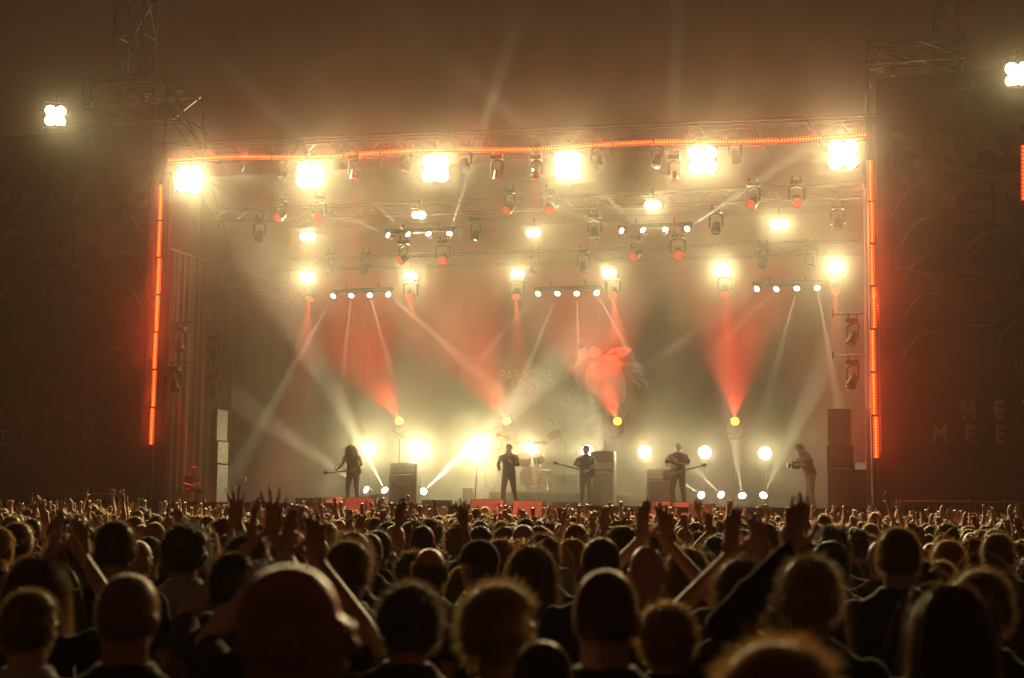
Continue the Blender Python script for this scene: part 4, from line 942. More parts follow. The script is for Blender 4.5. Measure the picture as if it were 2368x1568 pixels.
def hair_mesh(style, seed, dens=1.0, wk=1.0):
    rng = np.random.default_rng(seed); mb = MB(); VF = []
    def add(v, f): o = sum(len(a) for a, _ in VF); VF.append((v, f + o))
    n = lambda k: max(20, int(k * dens))
    if style in ('short', 'messy', 'buzz', 'balding'):
        th = {'short': .010, 'messy': .016, 'buzz': .004, 'balding': .006}[style]
        r = (.074 + th, .092 + th, .107 + th)
        p, nn = head_points(rng, n(3200 if style != 'buzz' else 2600), r)
        if style == 'balding': m = p[:, 2] < .055; p = p[m]; nn = nn[m]
        nn = nn / np.linalg.norm(nn, axis=1)[:, None]
        if style == 'buzz': add(*strands(rng, p - nn * .003, nn, .009, 1, .0007 * wk, wob=.3))
        elif style == 'balding': add(*strands(rng, p - nn * .004, nn + np.array([0, -.2, -.8]), .022, 2, .0008 * wk, grav=.3))
        elif style == 'short': add(*strands(rng, p - nn * .006, nn + rng.normal(size=p.shape) * .35 + np.array([0, -.1, .1]), .024, 2, .0009 * wk, grav=.15))
        else: add(*strands(rng, p - nn * .008, nn * 1.2 + rng.normal(size=p.shape) * .7, .042, 3, .0010 * wk, grav=.2, wob=.35))
        e = 18; ring = []
        for c, rr, zc in (((0, -.014, .016), r, -.07),):
            mbx = MB(); mbx.ell((0, -.014, .016), tuple(x - .003 for x in r), seg=26, rings=18, pw=2.2)
            keep = [i for i, v in enumerate(mbx.v) if v[2] > (-.062 if style != 'balding' else -.07) and not (v[1] > .03 + .35 * (v[2] - .03) and v[2] < .075) and not (style == 'balding' and v[2] > .05)]
            ks = set(keep); mp = {i: j for j, i in enumerate(keep)}
            mb.add([mbx.v[i] for i in keep], [tuple(mp[i] for i in f) for f in mbx.f if all(i in ks for i in f)])
    elif style in ('curly', 'afro'):
        a = 1.0 if style == 'curly' else 1.35; r = (.080 + .022 * a, .096 + .018 * a, .108 + .022 * a)
        p, nn = head_points(rng, n(3400), r, zmin=-.10 * a); nn = nn / np.linalg.norm(nn, axis=1)[:, None]
        add(*strands(rng, p - nn * .016, nn + rng.normal(size=p.shape) * .6, .050 * a, 6, .0011 * wk, curl=.008, cs=260, grav=.1, wob=.3))
        for k in range(44): q = rng.normal(size=3); q /= np.linalg.norm(q); c = q * np.array(r) * .80 + np.array([0, -.016, .012]); \
            (mb.ell(tuple(c), (.030 * a,) * 3, seg=8, rings=6) if not (c[1] > .055 and c[2] < .06) and c[2] > -.09 else None)
    elif style in ('long', 'wavy', 'pony', 'mane'):
        r = (.086, .103, .119); p, nn = head_points(rng, n(1500), r, zmin=-.03); nn = nn / np.linalg.norm(nn, axis=1)[:, None]
        Lh = {'long': .40, 'wavy': .36, 'pony': .10, 'mane': .46}[style]; tang = np.stack([p[:, 0] * 1.5, -np.abs(p[:, 1]) * .6 - .25 + 0 * p[:, 0], -np.ones(len(p)) * .6], 1)
        tang = tang - nn * np.sum(tang * nn, 1)[:, None] + nn * .10
        add(*strands(rng, p, tang, Lh, 10, .0020 * wk, grav=.45, curl=.012 if style in ('wavy', 'mane') else .002, cs=70 if style == 'wavy' else 45, outer=np.array(r) * 1.04, wob=.06 if style == 'long' else .14))
        p2, n2 = head_points(rng, n(900), r); n2 = n2 / np.linalg.norm(n2, axis=1)[:, None]
        add(*strands(rng, p2, n2 + np.array([0, 0, -.9]), .06, 3, .0008 * wk, grav=.6, wob=.3))
        mbx = MB(); mbx.ell((0, -.014, .014), tuple(x - .002 for x in r), seg=26, rings=18, pw=2.2); keep = [i for i, v in enumerate(mbx.v) if v[2] > -.09 and not (v[1] > .03 + .3 * (v[2] - .03) and v[2] < .08)]
        ks = set(keep); mp = {i: j for j, i in enumerate(keep)}; mb.add([mbx.v[i] for i in keep], [tuple(mp[i] for i in f) for f in mbx.f if all(i in ks for i in f)])
        if style != 'pony':
            zs = [.02, -.06, -.14, -.22, -.30] if style != 'mane' else [.02, -.08, -.18, -.28, -.38]
            ws = [.086, .088, .092, .088, .05] if style == 'long' else [.09, .10, .115, .11, .06]
            vs = []; m_ = 18
            for z, w in zip(zs, ws):
                for i in range(m_ + 1): t = math.pi * (1 + i / m_) if True else 0; vs.append((w * math.cos(t), -.03 + .085 * math.sin(t) - .02 * (z < -.1) + .004 * math.sin(i * 2.4), z))
            mb.add(vs, [(j * (m_ + 1) + i, j * (m_ + 1) + i + 1, (j + 1) * (m_ + 1) + i + 1, (j + 1) * (m_ + 1) + i) for j in range(len(zs) - 1) for i in range(m_)])
        else:
            mb.ell((0, -.115, .03), (.03, .03, .035)); mb.path([(0, -.12, .03), (0, -.16, 0), (0, -.165, -.08), (0, -.14, -.20), (0, -.13, -.28)], [.018, .03, .034, .026, .006], n=10)
            q = np.tile([[0, -.125, .03]], (n(300), 1)) + rng.normal(size=(n(300), 3)) * .012; add(*strands(rng, q, np.tile([[0, -.8, -.2]], (len(q), 1)), .36, 8, .0016 * wk, grav=.4, wob=.10))
    Vs = [np.array(mb.v).reshape(-1, 3)] if mb.v else []; Fs = [f for f in mb.f]; o = len(mb.v)
    for v, f in VF: pass
    Va = np.concatenate(Vs + [v for v, _ in VF]); 
    for _, f in VF: Fs += [tuple(x) for x in (f + o).tolist()]
    me = bpy.data.meshes.new('hair'); me.from_pydata(Va.tolist(), [], Fs); me.shade_smooth(); me.update(); return me
def cap_mesh(back=False):
    mb = MB(); mbx = MB(); mbx.ell((0, -.012, .020), (.086, .104, .110), seg=26, rings=18, pw=2.2); keep = [i for i, v in enumerate(mbx.v) if v[2] > .012]
    ks = set(keep); mp = {i: j for j, i in enumerate(keep)}; mb.add([mbx.v[i] for i in keep], [tuple(mp[i] for i in f) for f in mbx.f if all(i in ks for i in f)])
    s = -1 if back else 1; vs = []; m_ = 12
    for i in range(m_ + 1):
        t = math.pi * i / m_; vs += [(.080 * math.cos(t), s * (.035 + .06 * math.sin(t)) if True else 0, .03), (.078 * math.cos(t), s * (.04 + .135 * math.sin(t) ** .6), .018)]
    mb.add(vs + [(x, y, z - .004) for x, y, z in vs], [(2 * i, 2 * i + 1, 2 * i + 3, 2 * i + 2) for i in range(m_)] + [(2 * i + 2 * m_ + 2, 2 * i + 2 * m_ + 4, 2 * i + 2 * m_ + 5, 2 * i + 2 * m_ + 3) for i in range(m_)])
    mb.ell((0, -.012, .132), (.008, .008, .005), seg=8, rings=6); me = mb.mesh('cap', True); return me
CAPM = {False: cap_mesh(), True: cap_mesh(True)}

# poses of the crowd (facing the stage, +Y)
dn = lambda s: ((s * .245, -.02, 1.13), (s * .235, .13, .92), (0, .35, -1), (-s, 0, 0), 'relaxed')
ZL = 0.
up = lambda s, x=.24, z=1.92, g='open': ((s * .29, .14, 1.63 - .6 * ZL), (s * x, .18, z - .04 - ZL), (-s * .08, .05, 1), (0, 1, 0), g)
POSES = {}
def make_poses(zl):
  global ZL
  ZL = zl
  return {
    'down': Pose(dn(-1), dn(1)), 'down_turned': Pose(dn(-1), dn(1), head=(.55, .12), side=.04), 'down_tilted': Pose(dn(-1), dn(1), head=(-.45, -.05), side=-.06),
    'both': Pose(up(-1), up(1, g='spread')),
    'clap': Pose(((-.31, .16, 1.63 - .9 * ZL), (-.065, .22, 1.84 - ZL), (.08, 0, 1), (.6, .8, 0), 'flat'), ((.29, .16, 1.61 - .9 * ZL), (.07, .22, 1.80 - ZL), (-.14, 0, 1), (-.6, .8, 0), 'open')),
    'horns_right': Pose(dn(-1), up(1, .25, 1.93, 'horns')), 'horns_left': Pose(up(-1, .22, 1.95, 'horns'), dn(1)),
    'fist': Pose(dn(-1), up(1, .20, 1.90, 'fist')), 'open_right': Pose(dn(-1), up(1, .22, 1.93, 'spread')), 'open_left': Pose(up(-1, .24, 1.90, 'spread'), dn(1)),
    'point': Pose(dn(-1), up(1, .20, 1.92, 'point')), 'both_horns': Pose(up(-1, .3, 1.88, 'horns'), up(1, .22, 1.94, 'horns')), 'wide': Pose(up(-1, .42, 1.84, 'spread'), up(1, .40, 1.86, 'open'), side=.03),
}
POSES = make_poses(.11)
PTXT = {'down': 'arms down', 'down_turned': 'head turned left', 'down_tilted': 'head turned right', 'both': 'both hands raised', 'clap': 'clapping overhead', 'horns_right': 'right hand in horns sign', 'horns_left': 'left hand in horns sign', 'fist': 'right fist raised', 'open_right': 'right hand raised',
        'open_left': 'left hand raised', 'point': 'index finger up', 'both_horns': 'two horns signs', 'wide': 'arms spread up'}
TM = {}
def templates(pn, lod):
    k = (pn, lod)
    if k not in TM:
        ps = POSES[pn]; vx = {0: .0065, 1: .0085, 2: .011}[lod]; dc = {0: .6, 1: .30, 2: .16}[lod]
        TM[k] = (remesh(body_mb(ps), vx, 3, dc), remesh(shirt_mb(ps), .012, 4, {0: 1., 1: .45, 2: .25}[lod], disp=.004), remesh(trouser_mb(ps), .018, 3, {0: .6, 1: .3, 2: .2}[lod]))
    return TM[k]
HM = {}
def hair_for(style, lod, v=0):
    k = (style, lod, v)
    if k not in HM: HM[k] = hair_mesh(style, hash(style) % 7 + v * 13 + 5 if False else (len(style) * 17 + ord(style[0]) + v * 13), {0: 1.0, 1: .35, 2: .10}[lod], {0: 1.0, 1: 1.7, 2: 3.2}[lod])
    return HM[k]
def child(name, me, parent, material, loc=None, rot=None):
    o = bpy.data.objects.new(name, me); COL.objects.link(o); o.parent = parent
    if loc is not None: o.location = loc
    if rot is not None: o.rotation_mode = 'QUATERNION'; o.rotation_quaternion = rot.to_quaternion()
    if not me.materials: me.materials.append(material)
    o.material_slots[0].link = 'OBJECT'; o.material_slots[0].material = material; return o
def person(meshes, ps, skin, shirt, hair, hcol, label, loc, rotz, scale, lod=0, v=0, cap=None, group='crowd watching the concert', hs=1.0, trousers=None, hb=None):
    b, sm, tm = meshes
    o = bpy.data.objects.new('person', b); COL.objects.link(o)
    if not b.materials: b.materials.append(skin)
    o.material_slots[0].link = 'OBJECT'; o.material_slots[0].material = skin
    o.location = loc; o.rotation_euler = (0, 0, rotz); o.scale = (scale,) * 3; tag(o, label, 'person', group)
    child('shirt', sm, o, shirt); child('trousers', tm, o, trousers or m_denim)
    if hair and hair != 'bald': h = child('hair', hair_for(hair, lod, v), o, HA[hcol], ps.hc, ps.hm); h.scale = (hs * 1.06, hs, hs * .985)
    if cap is not None: child('cap', CAPM[cap[1]], o, cap[0], ps.hc, ps.hm)
    return o
# ------------------------------------------------------------------ the nearest people, placed one by one
placed = []
def near(px, top, wpx, pose, hair, hcol, shirt, label, d=None, skin=0, rot=0., cap=None, v=0, hs=1.0, sleeve=None, hw=.165, ps=None, meshes=None, lod=None, hr=None, sc=None):
    """px, top: where the top of the head stands; wpx its width, which sets the distance"""
    d = d or FP * hw / wpx; p = atd(px, top, d)
    ht = {'bald': .002, 'buzz': .006, 'short': .014, 'messy': .026, 'balding': .003, 'curly': .035, 'afro': .055, 'long': .008, 'wavy': .012, 'pony': .008, 'mane': .012}[hair]
    if cap: ht = .015
    lod = (0 if d < 9 else 1) if lod is None else lod
    q = ps or POSES[pose]; scale = p.z / (q.hc.z + .115 + ht)
    if ps is None: me = templates(pose, lod)
    else: me = meshes
    placed.append((p.x, p.y))
    # the head carries the turn; feet stay under the head
    return person(me, q, m_skins[skin], SH[shirt], hair, hcol, label, (p.x - q.hc.x * scale, p.y - q.hc.y * scale * math.cos(rot), 0), rot, scale, lod, v, cap, hs=hs)
def custom(ps, sleeve='short', fem=0.): return (remesh(body_mb(ps, fem=fem), .0065, 3, .6), remesh(shirt_mb(ps, sleeve, fem=fem), .011, 4, 1., disp=.005), remesh(trouser_mb(ps), .02, 3, .5))
# bald man with glasses, nearest of all
ps = Pose(dn(-1), dn(1), head=(-1.2, -.04)); g0 = near(686, 1303, 292, None, 'bald', None, 'charcoal', 'bald man with glasses, his big head closest to the camera', ps=ps, meshes=custom(ps), skin=2, hw=.218)
mb = MB()
for s in (-1, 1):
    c = Vector((s * .033, .098, -.004)); mb.path([c + Vector((.024 * math.cos(a_), 0, .017 * math.sin(a_))) for a_ in np.linspace(0, 6.283, 17)], .0018, n=6)
    mb.path([(s * .058, .094, .004), (s * .078, .05, .006), (s * .083, -.01, .002), (s * .082, -.03, -.016)], .0022, n=6)
mb.path([(-.012, .098, .002), (0, .103, .006), (.012, .098, .002)], .0018, n=6)
child('glasses', mb.mesh('glasses', True), g0, m_chrome, ps.hc, ps.hm)
near(1812, 1480, 262, 'down_tilted', 'messy', 'ginger', 'black', 'person with fair tousled hair at the bottom edge, hair top glowing orange', v=1, hw=.18, hs=1.05)
near(2200, 1354, 178, 'down', 'long', 'dark brown', 'black', 'person with smooth long dark hair in the lower right corner', hw=.235)
near(1161, 1352, 162, 'down_tilted', 'messy', 'blond', 'red', 'person with tousled fair hair and a red jacket, bottom centre', v=2, hw=.19, rot=-.3, hs=1.08)
near(1404, 1318, 150, 'down', 'buzz', 'brown', 'black', 'broad man with close cropped head and printed black T-shirt at bottom centre', hw=.165)
near(1257, 1482, 152, 'down', 'buzz', 'dark brown', 'black', 'cropped dark head at the bottom edge, below the red jacket wearer', hw=.16)
near(1868, 1340, 152, 'down', 'long', 'dark brown', 'black', 'woman with long straight dark hair, in front of the grey haired person', hw=.225)
near(304, 1328, 137, 'down', 'buzz', 'grey', 'charcoal', 'man with cropped grey head and lit right ear, lower left', skin=2, hw=.16)
near(77, 1364, 128, 'down', 'short', 'brown', 'white', 'boy with thick short brown hair and pale collar in the lower left corner', hw=.17, rot=-.15)
near(946, 1342, 138, 'down_turned', 'curly', 'dark brown', 'charcoal', 'person with a round head of dark curls, right of the bald man', hw=.19)
near(1545, 1388, 128, 'down', 'curly', 'ginger', 'black', 'person with glowing ginger curls, right of the broad cropped man', hw=.19, v=1)
near(2262, 1314, 126, 'down_turned', 'messy', 'brown', 'black', 'person with tousled brown hair at the right, behind the smooth haired one', v=1, hw=.18)
# grey haired one with a raised left arm in a black sleeve
ps = Pose(((-.31, .12, 1.53), (-.07, .20, 1.79), (.04, .08, 1), (.4, .9, 0), 'open'), dn(1))
near(1872, 1282, 128, None, 'messy', 'grey', 'black', 'grey haired person with one black sleeved arm stretched up, hand before the camera operator', ps=ps, meshes=custom(ps, 'long'), hw=.175)
ps = Pose(((-.29, .16, 1.50), (-.055, .26, 1.79), (.06, 0, 1), (.7, .7, 0), 'open'), ((.27, .18, 1.52), (.035, .27, 1.84), (.02, 0, 1), (-.3, .95, 0), 'spread'))
CLP = custom(ps); CLPS = ps
near(545, 1277, 106, None, 'short', 'black', 'charcoal', 'round dark head with both large hands raised to clap, left of the bald man', ps=ps, meshes=CLP, hw=.172)
ps2 = Pose(((-.34, .16, 1.47), (-.075, .24, 1.775), (.12, 0, 1), (.5, .85, 0), 'flat'), ((.32, .18, 1.46), (.045, .26, 1.765), (-.10, 0, 1), (-.5, .85, 0), 'open')); CL2 = custom(ps2)
near(640, 1292, 80, None, 'messy', 'black', 'black', 'person hidden behind the bald man, two clapping hands and a bracelet showing above him', ps=ps2, meshes=CL2, d=5.0)
near(1714, 1288, 80, None, 'messy', 'brown', 'charcoal', 'person clapping overhead below the white beam lamps, hands pressed together', ps=ps2, meshes=CL2, d=5.3)
near(88, 1290, 70, None, 'long', 'brown', 'black', 'person clapping overhead near the left edge with forearms lit on one side', ps=ps2, meshes=CL2, d=5.8)
near(1497, 1262, 84, None, 'bald', None, 'grey', 'bald man clapping high under the shaven guitarist, crown shining', ps=ps2, meshes=CL2, d=6.6, skin=2)
N = [
 (245, 1262, 82, 'down_turned', 'buzz', 'brown', 'charcoal', 'man with cropped round head, behind the cropped grey head', 2), (164, 1238, 92, 'down', 'mane', 'brown', 'black', 'person with bushy brown hair fanned wide, at the left', 0),
 (272, 1204, 84, 'down', 'short', 'dark brown', 'black', 'tall man with thick dark hair standing above his neighbours at the left', 1), (583, 1233, 96, 'down_tilted', 'short', 'black', 'black', 'dark rounded head just behind the raised clapping hands', 0),
 (51, 1209, 52, 'down', 'curly', 'brown', 'grey', 'short curly head close to the left edge', 0), (178, 1217, 46, 'down', 'bald', None, 'grey', 'bald man with shining crown, far left', 2), (3, 1255, 74, 'down', 'mane', 'ginger', 'brown', 'person with long glowing hair cut by the left picture edge', 0),
 (390, 1269, 56, 'down', 'pony', 'brown', 'black', 'person with a ponytail right of the black cap', 0), (809, 1246, 100, 'down', 'messy', 'brown', 'charcoal', 'person with shaggy brown hair, right of the bald man and further off', 1),
 (996, 1267, 82, 'down', 'balding', 'brown', 'black', 'balding man looking aside, behind the dark curls', 2), (1079, 1311, 84, 'down', 'long', 'blond', 'black', 'woman with straight fair hair, between curls and tousled fair hair', 0),
 (1230, 1265, 93, 'down', 'long', 'brown', 'black', 'woman with very long straight brown hair at bottom centre', 0), (1257, 1234, 76, 'down', 'short', 'brown', 'charcoal', 'short haired head right behind the very long haired woman', 1),
 (1387, 1245, 90, 'down_turned', 'buzz', 'dark brown', 'navy', 'man with a big cropped head behind the broad cropped man', 1), (1590, 1268, 90, 'down', 'mane', 'blond', 'brown', 'person with flaring fair hair tied on top, under the floor beams', 0),
 (1066, 1205, 68, 'down', 'afro', 'blond', 'navy', 'person with a big ball of frizzy fair hair, centre of the crowd', 0), (1414, 1218, 42, 'down', 'short', 'brown', 'black', 'small round dark head behind the big cropped head', 0),
 (1218, 1198, 40, 'down', 'short', 'black', 'black', 'flat topped dark head sticking up below the drums', 1), (1151, 1243, 44, 'down', 'messy', 'ginger', 'grey', 'small tousled head right of the man in the dark cap', 0),
 (960, 1200, 28, 'down', 'short', 'brown', 'charcoal', 'small cropped head left of the white cap', 0), (912, 1257, 38, 'down', 'long', 'brown', 'green', 'small long haired head behind the dark curls', 0),
 (1726, 1278, 76, 'down', 'short', 'dark brown', 'black', 'dark rounded head before the hands pressed together', 0), (2076, 1220, 88, 'down', 'short', 'brown', 'black', 'tall broad shouldered man in a dark jacket right of centre', 1),
 (2175, 1297, 74, 'down', 'short', 'blond', 'charcoal', 'fair short haired head right of the broad shouldered man', 0), (2184, 1238, 48, 'down', 'long', 'blond', 'black', 'small fair long haired person behind the fair short haired head', 0),
 (2190, 1207, 46, 'down', 'curly', 'dark brown', 'black', 'curly dark head at the far right of the crowd', 0), (1926, 1276, 52, 'down', 'long', 'brown', 'black', 'long haired small figure right of the grey haired person', 0),
 (1906, 1191, 30, 'down', 'short', 'black', 'black', 'small dark round head near the foot of the dark speaker stack', 1), (1771, 1208, 56, 'open_right', 'short', 'brown', 'charcoal', 'person with one open hand raised under the rightmost floor beam', 1),
 (1340, 1220, 44, 'horns_right', 'messy', 'black', 'black', 'person making a tall horns sign in front of the bassist amplifier', 1), (1465, 1215, 50, 'horns_left', 'short', 'black', 'black', 'person holding up a thick horns sign left of the shaven guitarist', 0),
 (1525, 1218, 42, 'point', 'short', 'black', 'charcoal', 'person raising a pointing finger between the two right monitors', 0), (832, 1225, 50, 'open_left', 'messy', 'brown', 'black', 'person stretching a left hand up below the long haired guitarist', 0),
 (885, 1240, 52, 'both', 'short', 'brown', 'brown', 'person raising both hands under the badged speaker cabinet', 1), (2010, 1235, 50, 'fist', 'messy', 'brown', 'black', 'person with a clenched fist up, left of the broad shouldered man', 0),
]
for i, (px, tp, w, po, ha, hc_, sh, lab, sk) in enumerate(N):
    near(px, tp, w, po, ha, hc_, sh, lab, skin=sk, v=i % 3, hw={'curly': .19, 'afro': .24, 'mane': .215, 'messy': .18, 'long': .195}.get(ha, .168), rot=(-.2, .1, .25, -.05)[i % 4])
near(347, 1241, 64, 'down', 'buzz', 'black', 'black', 'man in a black cap with bare neck, left part of the crowd', cap=(SH['black'], True), hw=.175, skin=1)
near(1110, 1248, 86, 'down', 'buzz', 'brown', 'navy', 'man in a dark cap turned to the left, with glasses', cap=(SH['black'], False), hw=.178, rot=1.15)
near(989, 1200, 38, 'down', 'short', 'blond', 'charcoal', 'person in a white cap, middle distance', cap=(SH['white'], True), hw=.175)
near(2251, 1245, 60, 'down', 'long', 'brown', 'red', 'person in a bright red cap at the right', cap=(SH['red'], True), hw=.178)
# pale print on the broad man's shirt, only strokes of a script
prt = 1
br = [o for o in COL.objects if o.name.startswith('person') and o.get('label', '').startswith('broad man with close')][0]
mb = MB(); r = random.Random(9)
for k in range(13):
    x = -.125 + k * .021; pts = [(x + .010 * math.sin(q * 7 + k), 1.245 + .018 * math.cos(q * 5 + k * 1.7) + .012 * q) for q in np.linspace(0, 1, 7)]
    strip(mb, pts, .007, -.150, .003)
child('shirt_print', mb.mesh('print'), br, SH['white'])

# the rest of the crowd, one by one out to the middle distance
rc = random.Random(77); npr = np.random.default_rng(5)
LMK = [(-200, 60, 'at the left edge'), (60, 150, 'under the left banner lettering'), (150, 250, 'under the left banner'), (250, 350, 'under the left light strip'), (350, 430, 'under the seated stagehand'), (430, 520, 'under the pale side stack'), (520, 610, 'under the end of the left drape'), (610, 700, 'below the leftmost monitor'),
       (700, 780, 'below the second monitor'), (780, 870, 'below the long haired guitarist'), (870, 960, 'below the badged cabinet'), (960, 1040, 'below the third monitor'), (1040, 1120, 'below the straight microphone stand'), (1120, 1200, 'below the singer'), (1200, 1280, 'below the drums'), (1280, 1345, 'below the bassist'),
       (1345, 1430, 'below the bassist amplifier'), (1430, 1520, 'below the right amplifier'), (1520, 1610, 'below the shaven guitarist'), (1610, 1700, 'below the right floor beams'), (1700, 1790, 'below the last floor beam'), (1790, 1880, 'below the camera operator'), (1880, 1970, 'below the dark speaker stack'),
       (1970, 2060, 'under the right light strip'), (2060, 2160, 'under the right banner'), (2160, 2260, 'under the right banner lettering'), (2260, 2600, 'at the right edge')]
ROWT = ['in the seventh row', 'in the eighth row', 'in the ninth row', 'in the tenth row', 'in the eleventh row', 'in the twelfth row', 'in the middle of the crowd', 'just past the middle', 'further back', 'well past the middle', 'towards the stage', 'nearer the stage', 'still nearer the stage', 'close to the far mass']
hs_ = ['short', 'short', 'messy', 'long', 'curly', 'buzz', 'wavy', 'pony', 'messy', 'bald']
HT = {'short': 'short %s hair', 'messy': 'tousled %s hair', 'long': 'long %s hair', 'curly': 'curly %s hair', 'buzz': 'cropped %s hair', 'wavy': 'wavy %s hair', 'pony': 'a %s ponytail', 'bald': 'a bald head'}
count = len(placed); used = set(); row = 0; dist = 7.4; MAXN = 300
while count < MAXN and dist < 40:
    half = dist * .352; st_ = .66 + .10 * rc.random(); x = -half + rc.random() * st_
    while x < half and count < MAXN:
        d = dist + rc.uniform(-.22, .22); px = 1184 + FP * (x + rc.uniform(-.12, .12)) / d; x += st_
        if not (-40 < px < 2408): continue
        h = min(1.79, rc.gauss(1.73, .055)); w = ray(px, 1190); p = Vector(CAM + w * d)
        if any((p.x - a) ** 2 + (p.y - b) ** 2 < .40 ** 2 for a, b in placed): continue
        raised = rc.random() < (.04 if dist < 10 else .12 if dist < 14 else .30)
        po = rc.choice(['both', 'clap', 'horns_right', 'horns_left', 'fist', 'open_right', 'open_left', 'point', 'both_horns', 'wide', 'clap']) if raised else rc.choice(['down', 'down', 'down_turned', 'down_tilted'])
        ha = rc.choice(hs_); hc_ = rc.choice(['black', 'dark brown', 'brown', 'brown', 'blond', 'ginger', 'dark brown']) if ha != 'bald' else None
        sh = rc.choice(['black'] * 6 + ['charcoal', 'charcoal', 'navy', 'grey', 'brown', 'green', 'red', 'white'])
        lm = [t for a, b, t in LMK if a <= px < b][0]; rt = ROWT[min(row, len(ROWT) - 1)]
        ht_ = HT[ha] % hc_ if '%' in HT[ha] else HT[ha]
        lab = '%s, %s%s %s' % (ht_, PTXT[po] + ', ' if po != 'down' else '', rt, lm)
        if len(lab.split()) > 16: lab = lab.replace('towards the stage ', 'far off ').replace('in the middle of the crowd', 'mid crowd').replace('still nearer the stage', 'deep in').replace('nearer the stage', 'farther off')
        if len(lab.split()) > 16: lab = lab.replace('below the straight microphone stand', 'below the microphone stand').replace('under the end of the left drape', 'under the drape end')
        if lab in used or len(lab.split()) > 16: continue
        used.add(lab)
        lod = 1 if d < 11 else 2; q = POSES[po]; sc = h / 1.76
        person(templates(po, lod), q, m_skins[rc.randrange(3)], SH[sh], ha, hc_, lab, (p.x, p.y, 0), rc.uniform(-.3, .3) - .02, sc, lod, rc.randrange(2))
        placed.append((p.x, p.y)); count += 1
    row += 1; dist += .62
print('people one by one:', count, 'out to', dist)
# everyone beyond reads as one mass
Vt = []; parts = []; START = dist + .1
def arr(me):
    n = len(me.vertices); v = np.empty(n * 3); me.vertices.foreach_get('co', v); me.calc_loop_triangles()
    m = len(me.loop_triangles); t = np.empty(m * 3, dtype=np.int32); me.loop_triangles.foreach_get('vertices', t); return v.reshape(-1, 3), t.reshape(-1, 3)
FARP = ['down', 'both', 'clap', 'horns_right', 'horns_left', 'fist', 'open_right', 'open_left', 'point', 'both_horns', 'wide']
FA = {}; POSES = make_poses(.0)
for pn in FARP:
    q = POSES[pn]; b = remesh(body_mb(q, full=False), .0125, 2, .16); s = remesh(shirt_mb(q), .03, 2, .35)
    FA[pn] = (arr(b), arr(s))
FH = {}
for hn in ('short', 'messy', 'long', 'curly'):
    me = hair_mesh(hn, 3, .045, 5.0); FH[hn] = arr(me)
FC = [m_skins[0], m_skins[1], SH['black'], SH['charcoal'], SH['grey'], SH['brown'], HA['black'], HA['brown'], HA['blond'], HA['ginger']]
allV = []; allF = []; allM = []; base = 0; dist = START; nfar = 0
def add_far(p, sc, rz, pn, hn):
    global base, nfar
    c, s_ = math.cos(rz), math.sin(rz); q = POSES[pn]
    Rm = np.array([[c, -s_, 0], [s_, c, 0], [0, 0, 1]]) * sc; P3 = np.array([p[0], p[1], 0])
    for (v, f), m, off in ((FA[pn][0], rc.choice((0, 1)), None), (FA[pn][1], rc.choice((2, 2, 2, 3, 4, 5)), None), (FH[hn], rc.choice((6, 7, 7, 8, 9)), np.array(q.hc))):
        v2 = v if off is None else v @ np.array(q.hm).T + off
        allV.append(v2 @ Rm.T + P3); allF.append(f + base); allM.append(np.full(len(f), m, dtype=np.int32)); base += len(v)
    nfar += 1
dd = 2.6
while dd < START:                             # people who stand beside the picture
    for s in (-1, 1):
        for k in range(5):
            px = 1184 + s * (1184 + 130 + FP * .45 / dd + FP * .62 * k / dd)
            if px > -1e9: add_far(CAM + ray(px, 1190) * (dd + rc.uniform(-.1, .1)), rc.gauss(1.72, .06) / 1.76, rc.uniform(-.3, .3), rc.choice(FARP) if rc.random() < .2 else 'down', rc.choice(list(FH)))
    dd += .72
while dist < 39.5:
    half = dist * .355 + .8; st_ = .64; x = -half + rc.random() * st_
    while x < half:
        d = dist + rc.uniform(-.25, .25); px = 1184 + FP * (x + rc.uniform(-.15, .15)) / d; x += st_
        p = CAM + ray(px, 1190) * d
        if p[1] > -3.4: continue
        pn = rc.choice(FARP[1:]) if rc.random() < .42 else 'down'; add_far(p, rc.gauss(1.735, .07) / 1.76, rc.uniform(-.35, .35), pn, rc.choice(list(FH)))
    dist += .70 + .01 * (dist - 18)
V = np.concatenate(allV).astype(np.float32); Fq = np.concatenate(allF).astype(np.int32); Mi = np.concatenate(allM)
me = bpy.data.meshes.new('crowd'); me.vertices.add(len(V)); me.vertices.foreach_set('co', V.ravel()); me.loops.add(len(Fq) * 3); me.loops.foreach_set('vertex_index', Fq.ravel())
me.polygons.add(len(Fq)); me.polygons.foreach_set('loop_start', np.arange(0, len(Fq) * 3, 3, dtype=np.int32)); 
for m in FC: me.materials.append(m)
me.polygons.foreach_set('material_index', Mi); me.update(calc_edges=True); me.shade_smooth()
o = bpy.data.objects.new('crowd', me); COL.objects.link(o); tag(o, 'dense mass of people with raised hands before the stage', kind='stuff')
print('far people', nfar, 'faces', len(Fq))
